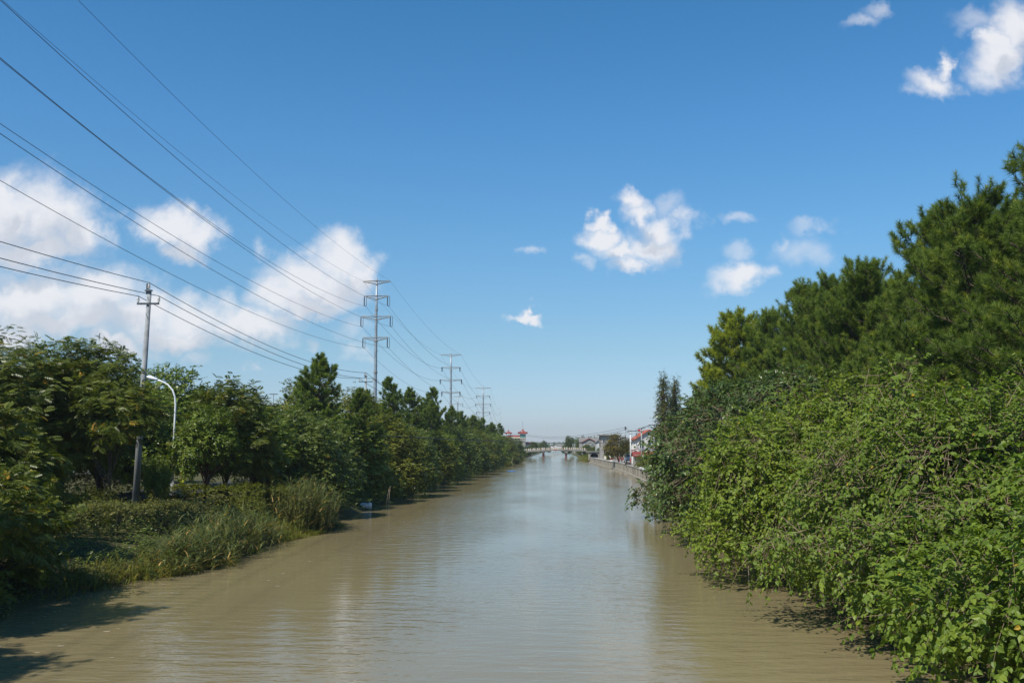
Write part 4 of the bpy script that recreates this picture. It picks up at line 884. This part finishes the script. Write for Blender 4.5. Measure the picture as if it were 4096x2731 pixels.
# brown-green tree on the quay
pr = broad(31, [((0,0,3.5),(2.4,2.3,1.9)),((-.7,0,4.9),(1.3,1.3,1.1)),((1.4,0,4.3),(1.1,1.1,1.0)),((-1.6,0,2.8),(1.3,1.3,1.1))], 'brown', 'bark_red', 420, 5, .55, 7, .2, .11, OVAL, (.15,0,-.1), (-.1,0,2.6), .14, 40, zmin=1.5, lump=.2)
plant('quay_tree', pr, (13.25,222,1.5), 'round brownish tree with dark trunk standing on the quay edge')

# ------------------------------------------------------------------ right bank pines
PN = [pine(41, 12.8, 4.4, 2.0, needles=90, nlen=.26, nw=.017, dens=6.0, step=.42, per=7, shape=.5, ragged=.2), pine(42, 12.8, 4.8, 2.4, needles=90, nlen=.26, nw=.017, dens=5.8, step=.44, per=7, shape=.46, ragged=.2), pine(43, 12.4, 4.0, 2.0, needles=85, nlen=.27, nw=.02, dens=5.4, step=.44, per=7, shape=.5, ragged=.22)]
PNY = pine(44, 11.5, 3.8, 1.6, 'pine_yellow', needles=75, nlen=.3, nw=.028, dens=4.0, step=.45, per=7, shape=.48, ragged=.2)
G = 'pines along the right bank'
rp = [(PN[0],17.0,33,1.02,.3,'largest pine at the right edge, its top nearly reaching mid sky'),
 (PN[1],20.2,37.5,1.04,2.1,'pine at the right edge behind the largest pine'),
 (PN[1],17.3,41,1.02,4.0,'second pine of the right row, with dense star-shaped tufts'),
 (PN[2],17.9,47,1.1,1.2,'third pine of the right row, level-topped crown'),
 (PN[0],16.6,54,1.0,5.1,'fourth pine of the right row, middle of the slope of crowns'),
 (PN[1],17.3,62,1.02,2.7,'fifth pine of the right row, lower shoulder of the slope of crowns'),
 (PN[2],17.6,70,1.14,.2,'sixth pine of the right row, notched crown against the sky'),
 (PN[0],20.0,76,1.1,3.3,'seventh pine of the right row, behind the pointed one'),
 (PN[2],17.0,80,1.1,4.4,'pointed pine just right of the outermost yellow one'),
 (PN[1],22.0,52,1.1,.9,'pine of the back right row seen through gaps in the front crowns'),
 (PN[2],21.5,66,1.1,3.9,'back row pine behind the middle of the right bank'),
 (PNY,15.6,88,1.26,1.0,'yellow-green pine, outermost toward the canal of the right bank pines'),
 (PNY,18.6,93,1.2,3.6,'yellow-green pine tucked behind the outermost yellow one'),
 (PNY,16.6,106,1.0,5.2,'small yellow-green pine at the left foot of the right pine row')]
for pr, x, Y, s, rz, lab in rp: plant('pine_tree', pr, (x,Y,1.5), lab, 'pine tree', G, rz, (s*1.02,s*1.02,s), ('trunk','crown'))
# narrow dawn redwoods behind
pr = broad(51, [((0,0,4.0),(1.7,1.7,3.6)),((0,0,8.0),(1.2,1.2,3.4)),((0,0,11.5),(.75,.75,2.6)),((0,0,14),(.35,.35,1.6))], 'conifer', 'bark_red', 900, 4, .6, 6, .2, .10, OVAL, (0,0,0), (0,0,14.6), .22, 60, zmin=.8, lump=.22)
plant('dawn_redwood', pr, (17.2,163,1.5), 'slim dark redwood, left and taller of the two beyond the right bank trees', 'tree', 'dawn redwoods', 0, (.95,.95,1.0))
plant('dawn_redwood', pr, (19.4,166,1.5), 'slim dark redwood, right and shorter of the two beyond the right bank trees', 'tree', 'dawn redwoods', 2, (.85,.85,.97))

# ------------------------------------------------------------------ left bank, front
def gz(x, y): return ground_z(x, y) - .05
def feather(seed, ell, n, label, x, Y, top, r=.13, Lf=.4, ntw=4, nl=6, nlimb=20, z=None, name='feathery_tree', tl=.7, sc=1.0, **k):
    pr = broad(seed, ell, 'frond', 'bark', n, ntw, tl, nl, Lf, Lf, FROND, (0,0,-.1), top, r, nlimb, zmin=.8, spread=.7, up=.35, droop=.1, ldroop=.3, nup=.8, inner=.15, lump=.2, lumpf=1.5, ow=1.0, **k)
    return plant(name, pr, (x,Y,gz(x,Y) if z is None else z), label, 'tree', 'feathery-leaved trees of the left bank', 0, sc)
feather(61, blobs(61, 1.8, 3.2, 6.8, 9, .9) + [((-2.2,0,6.9),(.6,.6,1.0)),((-.2,0,7.2),(.8,.8,.9)),((1.0,.3,7.1),(.55,.55,1.1)),((2.5,0,6.8),(.6,.6,.8))], 300, 'feathery tree with thin yellow-tipped top, second from the left edge', -24.1, 48, (0,0,3.4), sc=1.03)
feather(62, blobs(62, 2.5, 3.0, 6.8, 11, 1.0) + [((-1.0,0,6.9),(.6,.6,.9))], 280, 'dark feathery tree at the left edge of the picture', -25.6, 45, (0,0,3.4), sc=1.05)
feather(63, [((.2,0,5.2),(1.1,1.1,.6)),((1.2,0,5.4),(.8,.8,.4)),((-1.0,0,5.5),(.7,.7,.6))], 115, 'small feathery tree with forked bare trunk in front of the utility pole', -21.0, 46.5, (.1,0,2.6), r=.085, nlimb=9)
feather(64, blobs(64, 2.3, 2.2, 7.0, 12, 1.0), 290, 'feathery tree with yellow seed heads right of the street lamp', -19.9, 60, (0,0,3.6), r=.11)
feather(65, [((0,0,1.6),(1.3,2.4,1.3)),((-.8,1.5,2.4),(1.2,1.6,1.1)),((-1.6,-1.6,2.4),(1.2,1.8,1.2))], 240, 'low feathery shrub overhanging the water in the bottom left corner', -17.6, 31, (0,0,1.2), r=.06, Lf=.36, z=.35, nlimb=25, tl=.5)
feather(66, [((0,0,2.6),(1.4,1.6,1.5)),((-.5,0,4.0),(1.0,1.1,1.0))], 170, 'feathery sapling at the left edge above the corner shrub', -20.6, 36.5, (0,0,1.8), r=.07, Lf=.38, z=1.1, nlimb=25, tl=.5)
feather(67, blobs(67, 2.6, 3.0, 6.6, 12, 1.1), 300, 'shaded feathery tree behind the left edge tree', -29.5, 53, (0,0,3), r=.1)
feather(68, blobs(68, 2.0, 3.4, 6.8, 9, .95), 220, 'feathery tree left of the forked one, before the long hall', -27.0, 58, (0,0,3.4), r=.09, sc=1.1)
SHD = 'near feathery tree whose shadow falls on the water'
feather(69, [((0,0,5.2),(2.4,2.2,2.0)),((.5,0,7.4),(1.6,1.5,1.3)),((1.5,0,5.0),(1.6,1.6,1.2))], 260, SHD + ' in the bottom left corner', -18.8, 17.5, (0,0,3.6), r=.12)
feather(70, [((0,0,4.8),(2.2,2.0,1.8)),((.3,0,6.8),(1.4,1.4,1.2))], 220, SHD + ' just above the corner', -19.0, 25.0, (0,0,3.6), r=.12)
# camphor trees by the street lamp
CM = [broad(71, blobs(7, 3.0, 3.1, 7.4, 16, 1.15), 'camphor', 'bark', 640, 6, .38, 6, .2, .11, OVAL, (0,0,-.1), (0,0,4.0), .17, 50, zmin=2.6, inner=.14, lump=.08, ow=1.2, nup=.7),
      broad(72, blobs(9, 2.7, 3.0, 6.9, 14, 1.1), 'camphor', 'bark_red', 580, 6, .38, 6, .2, .11, OVAL, (0,0,-.1), (.2,0,3.6), .15, 50, zmin=2.5, inner=.14, lump=.08, ow=1.2, nup=.7)]
GC = 'camphor trees around the street lamp'
for pr, x, Y, s, rz, lab in [(CM[0],-30.5,78,1.2,0,'tall rounded camphor tree rising behind the street lamp'),(CM[1],-20.2,57.0,(.60,.60,.84),1.0,'bright camphor tree directly under the street lamp head'),
   (CM[0],-25.0,59.0,(.7,.7,.64),2.0,'camphor tree just right of the tall utility pole'),(CM[1],-30.2,73,1.0,4.0,'camphor tree behind the utility pole, left of the lamp'),(CM[0],-20.3,66,(.95,.95,.8),5.0,'camphor tree between the lamp and the silvery waterside tree'),
   (CM[1],-31.5,60,(1.2,1.2,1.0),3.2,'shaded camphor tree behind the left feathery trees'),(CM[1],-21.45,53.2,(.24,.24,.44),2.5,'small low camphor with leaning red trunk beside the banked hedge'),
   (CM[1],-38,88,1.1,.4,'far camphor tree left of the rounded one'),(CM[0],-26,86,.85,2.9,'camphor tree behind the feathery tree right of the lamp'),(CM[0],-29.5,64,(1.0,1.0,.62),.7,'low shaded camphor across the path behind the lamp')]:
    plant('camphor_tree', pr, (x,Y,gz(x,Y)), lab, 'tree', GC, rz, s)
# silvery waterside trees and scrub
def wside(seed, leaf, R, z1, n): return broad(seed, blobs(seed, R, .2, z1, n, 1.35) + [((R*.45,-.6,1.6),(R*.6,R*.8,1.3))], leaf, 'bark', 850, 5, .6, 8, .24, .12, OVAL, (-1.5,0,-.2), (-.8,0,2.8), .16, 60, zmin=.1, inner=.16, lump=.1, ow=1.1, nup=.7)
WS = [wside(81,'willow_broad',4.0,7.4,18), wside(82,'hedge',3.7,6.4,16), wside(83,'brownish' if False else 'willow_broad',3.3,5.6,13), wside(84,'camphor',3.5,6.8,15)]
GW = 'waterside trees of the left bank'
ws = [(0,-18.3,70,.88,'silvery-green leafy tree leaning over the reeds, nearest waterside tree'),(2,-20.0,79,1.05,'waterside tree above the floating drum'),(3,-18.0,89,.85,'waterside tree above the two bamboo stakes'),
 (1,-16.9,99,.98,'waterside tree at the middle of the left bank, with olive crown'),(0,-17.0,112,.84,'dark waterside tree under the pair of pointed pines'),(2,-18.6,121,1.1,'waterside tree set back just past the middle of the left bank'),
 (1,-16.6,132,.86,'waterside tree where the slung cable crosses the bank'),(3,-16.9,147,.8,'waterside tree just past the slung cable'),(0,-16.6,163,.88,'waterside tree beneath the middle pylon'),(2,-16.4,180,1.15,'waterside tree beneath the far pylon'),
 (1,-16.2,200,1.0,'far waterside tree before the blue patch'),(0,-15.9,224,.9,'far waterside tree beyond the blue patch'),(3,-15.4,252,.95,'far waterside tree left of the gabled building'),
 (1,-14.9,284,.95,'waterside tree near the left end of the bridge'),(2,-14.6,312,1.1,'last waterside tree before the bridge')]
for k, x, Y, s, lab in ws: plant('waterside_tree', WS[k], (x,Y,.9), lab, 'tree', GW, (Y * 1.7) % 1.2 - .6, (s, s*1.1, s))
# second row broadleaf
SR = broad(91, blobs(91, 3.0, 3.2, 9.2, 14, 1.3), 'hedge', 'bark', 520, 5, .6, 7, .22, .12, OVAL, (0,0,0), (0,0,5), .18, 50, zmin=2.5, inner=.16, lump=.1, ow=1.1, nup=.7)
for x, Y, s, lab in [(-24,96,1.05,'olive broadleaf tree behind the leftmost pine'),(-21.8,108,1.0,'ragged broadleaf tree between the leftmost pine and the nearest pylon'),(-20.6,120,.93,'broadleaf tree at the foot of the nearest pylon'),
   (-27,90,.8,'broadleaf tree left of the leftmost pine'),(-22.5,170,1.0,'yellowish broadleaf tree in the second row by the far pines'),(-20,240,1.1,'broadleaf tree near the pagoda hall'),(-19,285,1.0,'broadleaf tree left of the gabled building'),(-20.5,205,1.0,'yellow-green broadleaf tree before the last pines')]:
    plant('broadleaf_tree', SR, (x,Y,1.5), lab, 'tree', 'second row broadleaf trees', x, s)
# left pines
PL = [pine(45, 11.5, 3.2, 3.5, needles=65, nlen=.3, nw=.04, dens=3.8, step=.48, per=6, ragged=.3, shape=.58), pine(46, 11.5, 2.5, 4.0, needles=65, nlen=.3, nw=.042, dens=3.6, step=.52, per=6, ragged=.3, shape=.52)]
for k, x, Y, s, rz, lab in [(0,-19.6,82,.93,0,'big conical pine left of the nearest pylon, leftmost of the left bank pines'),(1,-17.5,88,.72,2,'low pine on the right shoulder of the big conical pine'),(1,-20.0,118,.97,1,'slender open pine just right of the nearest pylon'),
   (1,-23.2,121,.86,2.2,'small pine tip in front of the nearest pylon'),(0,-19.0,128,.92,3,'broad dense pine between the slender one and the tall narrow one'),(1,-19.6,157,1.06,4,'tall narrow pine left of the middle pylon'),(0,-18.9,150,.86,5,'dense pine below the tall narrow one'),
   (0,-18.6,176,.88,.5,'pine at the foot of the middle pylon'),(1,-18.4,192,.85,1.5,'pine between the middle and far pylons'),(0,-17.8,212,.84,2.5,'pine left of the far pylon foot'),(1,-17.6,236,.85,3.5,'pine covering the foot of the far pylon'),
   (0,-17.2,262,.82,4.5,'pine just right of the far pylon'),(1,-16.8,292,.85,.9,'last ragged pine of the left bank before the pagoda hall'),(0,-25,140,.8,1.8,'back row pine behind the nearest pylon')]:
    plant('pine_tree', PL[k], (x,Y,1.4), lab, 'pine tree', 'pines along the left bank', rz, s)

# ------------------------------------------------------------------ hedges
def hedge(seed, pts, w_, h, z, leaf, label, dens=110, Lf=.075):
    r_ = np.random.default_rng(seed); P, O = [], []
    for (x0,y0),(x1,y1) in zip(pts[:-1], pts[1:]):
        a = np.array([x0,y0]); b_ = np.array([x1,y1]); L_ = np.linalg.norm(b_-a); d = (b_-a)/L_; n_ = np.array([d[1],-d[0]]); m = int(dens*L_*(w_+2*h)/3)
        s = r_.random(m)*L_; q = r_.random(m)*(w_+2*h)-h-w_/2; top = np.abs(q) < w_/2
        off = np.where(top, q, np.sign(q)*w_/2); zz = np.where(top, h, h-(np.abs(q)-w_/2)); edge = np.maximum(0,(np.abs(off)/(w_/2))*(zz/h)-.75)
        hh = 1 + .05*np.sin(s*2.1+seed) + .04*np.sin(s*5.3)
        pos = np.c_[a + d*s[:,None] + n_*(off*(1-edge*.5))[:,None], zz*hh*(1-edge*.35)]; out = np.c_[n_[None]*np.where(top,0,np.sign(q))[:,None], top*1.0]
        P.append(pos); O.append(out)
    P = np.concatenate(P); O = nrm(np.concatenate(O)+r_.normal(size=P.shape)*.15); c0 = np.array([pts[0][0],pts[0][1],0])
    V, _ = spray(r_, P - c0 - O*.12, O, 3, .22, 7, Lf, Lf*.6, OVAL, spread=.6, up=.3, droop=0, jit=.06)
    e = empty('clipped_hedge', (pts[0][0],pts[0][1],z), label, 'hedge', 'clipped hedges of the left bank')
    me = npmesh('foliage', *V); me.materials.append(LM[leaf]); o = bpy.data.objects.new('foliage', me); COL.link(o); o.parent = e
    S_ = P[r_.choice(len(P), 40)] - c0; S0 = S_*[1,1,0] - [0,0,.05]; k_ = np.argsort(S0[:,0]); S0 = S0[k_]; S_ = S_[k_]; o2 = npmesh('stems', *merge([sticks(S0, S_*[1,1,.8], .02, .008, 4), sticks(S0[:-1]+[0,0,.04], S0[1:]+[0,0,.04], .02, .02, 4)])[:2]); o2.materials.append(M['bark']); o = bpy.data.objects.new('stems', o2); COL.link(o); o.parent = e
hedge(1, [(-21.4,39.5),(-18.6,42.5)], 1.7, 1.45, 1.05, 'hedge_pale', 'dull variegated clipped hedge at the left, nearest the water')
hedge(2, [(-19.6,44),(-17.2,48.5)], 1.6, 1.3, 1.05, 'hedge_pale', 'pale sunlit variegated hedge in the middle of the left bank')
hedge(3, [(-22.4,54.5),(-17.0,57.5)], 1.4, 1.25, 1.5, 'hedge', 'green clipped hedge in front of the rider, back row')
hedge(4, [(-25.8,45.5),(-22.2,47)], 1.5, 1.2, 1.5, 'hedge', 'low green hedge left of the utility pole')
hedge(5, [(-17.2,58.5),(-15.8,60.5)], 1.3, 1.2, 1.3, 'hedge', 'short hedge block at the right end of the back hedge')
hedge(6, [(-36,60),(-26.5,67)], 1.3, 1.5, 1.6, 'hedge', 'dark hedge row behind the lamp post foot')
globe('clipped_ball', -21.3, 45.5, 1.45, .95, 'hedge', 'rounded green clipped bush between the two left hedges', 25, 260, .07)
globe('clipped_ball', -16.3, 52.5, .95, .8, 'hedge', 'small rounded bush at the end of the pale hedge', 26, 200, .07)

# ------------------------------------------------------------------ reeds, weeds and undergrowth
def reeds(seed, spots, name, label, n, hgt, leaf='reed', bl=.55, bw=.035, nb=8, kind='stuff'):
    r_ = np.random.default_rng(seed); k = r_.integers(0, len(spots), n); S_ = np.array(spots)[k]
    x = S_[:,0] + r_.normal(size=n)*S_[:,2]; y = S_[:,1] + r_.normal(size=n)*S_[:,3]; z = np.array([ground_z(a,b_) for a,b_ in zip(x,y)]) - .1
    h = hgt*(.4+.8*r_.random(n)**1.3)*S_[:,4]; ln = r_.normal(size=(n,2))*.16 + np.array([.10,-.05]); P0 = np.c_[x,y,z]; P1 = P0 + np.c_[ln*h[:,None],h]
    Pm = P0 + (P1-P0)*.5 - np.c_[ln*h[:,None]*.18, h*0]
    st = merge([sticks(P0,Pm,.011,.009,3), sticks(Pm,P1,.009,.004,3)]); t = .15+.85*(np.arange(nb)+.5)/nb
    B = P0[:,None] + (P1-P0)[:,None]*t[None,:,None]; az = r_.random((n,nb))*6.28; D = np.stack([np.cos(az),np.sin(az),.9+.5*r_.random((n,nb))],-1); D[...,0] += .25
    N = np.stack([-np.cos(az)*.8,-np.sin(az)*.8,np.ones_like(az)],-1)
    tint = np.clip(r_.random((n,nb))*.8+.1*(r_.random((n,1))), 0, .9); tint[(r_.random((n,nb))<.25*(1-t)[None])] = 1
    V = stamp(B.reshape(-1,3), D.reshape(-1,3), N.reshape(-1,3), (bl*(.6+.6*r_.random((n,nb)))).ravel(), bw, BLADE, r_, tint.ravel())
    allm = merge([V, (st[0], st[1], np.full(len(st[1]), .85))]); me = npmesh(name, *allm); me.materials.append(LM[leaf]); o = bpy.data.objects.new(name, me); COL.link(o); tag(o, label, 'reeds', kind=kind)
def bank(y, off): return (itp(XL, y) - off, y)
sp = []
for y, w_ in ((40.5,.5),(42,.7),(44,.95),(46,1.0),(48,1.05),(50,1.0),(52,.95)): a = bank(y,.5); sp.append((a[0],a[1],.55,.9,w_))
for y in (58.0,59.2,60.5,61.8): a = bank(y,.9); sp.append((a[0],a[1],.6,.6,1.6))
reeds(1, sp, 'reeds', 'tall reeds with bent blades at the left waterline', 1400, 1.5, bl=.68, bw=.042)
reeds(2, [(*bank(y,.4),.4,.9,.85) for y in (34,35.5,37,38.5,40,42,54,56,63)] + [(itp(XL,y)+.35,y,.25,.5,.45) for y in (43,47.5,53.5,55,57.5,62.5,64)], 'shore_grass', 'short grass tufts at the left waterline', 1500, .6, 'weed', .4, .022, 6)
reeds(3, [(*bank(y,-.1),.5,1.6,1) for y in (250,262,300,318,335,350)] + [(itp(XR,y)+.8,y,.8,2.5,1.5) for y in (331,336,342,350,358,366,400,420)], 'far_reeds', 'reeds and grass clumps near the far bridge', 1200, 1.1, 'weed', .7, .10, 6)
r_ = np.random.default_rng(9); n = 3600; yy_ = 26 + 300*r_.random(n)**1.8; xx_ = np.array([itp(XL,y) for y in yy_]) - np.abs(r_.normal(size=n))*4.0 - .1
P = np.c_[xx_, yy_, [ground_z(a,b_) for a,b_ in zip(xx_,yy_)]]; sz = np.clip(yy_/60,.8,3)
V = merge([spray(r_, P[m_], np.tile([.3,0,1.],(m_.sum(),1)), 4, .5*q, 7, .12*q, .06*q, OVAL, spread=.8, jit=.2*q)[0] for q, m_ in ((1,sz<1.3),(1.8,(sz>=1.3)&(sz<2.3)),(2.6,sz>=2.3))])
me = npmesh('undergrowth', *V); me.materials.append(LM['willow_broad']); o = bpy.data.objects.new('undergrowth', me); COL.link(o); tag(o, 'low leafy ground cover under the left bank trees', 'undergrowth', kind='stuff')
n = 1500; yy_ = 14 + 95*r_.random(n); xx_ = np.array([itp(XR,y) for y in yy_]) + np.abs(r_.normal(size=n))*4 + .2
P = np.c_[xx_, yy_, [ground_z(a,b_) for a,b_ in zip(xx_,yy_)]]; V = spray(r_, P, np.tile([-.3,0,1.],(n,1)), 4, .6, 7, .15, .08, OVAL, spread=.8, jit=.25)[0]
me = npmesh('undergrowth', *V); me.materials.append(LM['willow_broad']); o = bpy.data.objects.new('undergrowth', me); COL.link(o); tag(o, 'low leafy ground cover under the right bank trees', 'undergrowth', kind='stuff')

# ------------------------------------------------------------------ far trees
FT = [broad(101, [((0,0,4),(3.2,3.2,2.8)),((.8,0,5.8),(2,2,1.6)),((-1.6,0,3.6),(2,2,1.8))], 'far', 'bark', 330, 4, .9, 6, .4, .25, OVAL, (0,0,0), (0,0,4), .2, 25, zmin=.6),
      broad(102, [((0,0,3.4),(3.8,3.6,2.5)),((1.2,0,4.8),(2,2,1.5))], 'far', 'bark', 330, 4, .9, 6, .4, .25, OVAL, (0,0,0), (0,0,3), .2, 25, zmin=.4)]
CY = broad(103, [((0,0,4.2),(1.5,1.5,4.2)),((0,0,8),(1.1,1.1,2.6))], 'far', 'bark', 300, 4, .7, 6, .4, .22, OVAL, (0,0,0), (0,0,9.4), .2, 30, zmin=.4, lump=.1)
GF = 'trees beyond the bridge'
def far(k, px, Y, top, label, wd=None, z=1.7):
    pr = FT[k] if k < 2 else CY; H = {0:7.6,1:6.6,2:10.8}[k]; h = zpx(top, Y) - z; s = h / H; sx = s if wd is None else (wd*Y/4000/2)/{0:3.7,1:4.1,2:1.55}[k]
    plant('far_tree' if k < 2 else 'cypress', pr, ((px-2230)/4000*Y, Y, z), label, 'tree', GF, px, (sx,sx,s))
far(1,2075,465,1765,'dark round tree in front of the pagoda hall',34); far(0,2098,455,1785,'low tree at the foot of the pagoda tower',30); far(1,2135,440,1767,'rounded olive tree left of the bridge centre',36); far(1,2118,430,1782,'low olive bush just left of the rounded tree behind the rail',26)
far(0,2166,520,1771,'low tree right of the rounded olive tree',26); far(0,2178,600,1762,'hazy tall tree with two heads left of the white cottages',26); far(1,2195,560,1784,'low bush behind the bridge rail by the white cottages',24)
far(2,2273,440,1743,'tall dark cypress, left of the pair right of the bridge centre',22); far(2,2288,520,1749,'slimmer hazy cypress, right of the pair',14); far(0,2314,450,1760,'small dark tree right of the white masts',24); far(1,2256,470,1779,'low tree left of the tall cypress',26)
far(1,2345,385,1778,'bright green bank tree at the right end of the bridge',46,1.5); far(1,2375,372,1783,'bright green bush behind the sluice',40,1.5); far(0,2325,410,1788,'low green bush on the right bank beyond the bridge',36,1.2); far(1,2400,345,1786,'green bush between the sluice and the brown tree',34)
far(0,2510,290,1765,'green tree between the brown tree and the white house',30); far(1,2350,352,1806,'low riverside bush left of the sluice',24,.8); far(0,2490,350,1778,'dark tree behind the thin transformer pole',36)
far(1,2105,420,1800,'low bank bush beyond the left end of the bridge',40,.8)
# distant woods as one mass
r_ = np.random.default_rng(8); n = 7000; yy_ = 800 + 620*r_.random(n); xx_ = np.where(r_.random(n) < .6, (r_.random(n)-.35)*.3, (r_.random(n)-.5)*1.8)*yy_; ok = (xx_ < -18) | (xx_ > 14) | (yy_ > 1305); xx_, yy_ = xx_[ok], yy_[ok]; n = len(xx_)
hz = (3.2 + 3.6*(.5+.5*np.sin(xx_*.021+1))*(.5+.5*np.sin(xx_*.067)))*(.4+.9*r_.random(n)); P = np.c_[xx_, yy_, 1.8+hz]
V, _ = spray(r_, P, np.tile([0,-.4,1.],(n,1)), 5, 2.4, 6, 1.6, 1.1, DIAMOND, spread=1.1, jit=1.3)
me = npmesh('distant_woods', *V); me.materials.append(LM['far']); o = bpy.data.objects.new('distant_woods', me); COL.link(o); tag(o, 'low line of woods along the horizon', 'woods', kind='stuff')

# ------------------------------------------------------------------ haze
USE_HAZE = True
if USE_HAZE:
    hb = MB().box((0, 900, 24), (9400, 3000, 54)); hm_ = bpy.data.materials.new('haze'); hm_.use_nodes = True; t = hm_.node_tree; t.nodes.clear()
    ho = t.nodes.new('ShaderNodeOutputMaterial'); hv = t.nodes.new('ShaderNodeVolumePrincipled'); hv.inputs['Color'].default_value = (.85,.9,.96,1); hv.inputs['Density'].default_value = .0002; hv.inputs['Anisotropy'].default_value = .3
    t.links.new(hv.outputs[0], ho.inputs['Volume']); tag(hb.build('haze', hm_), kind='stuff')
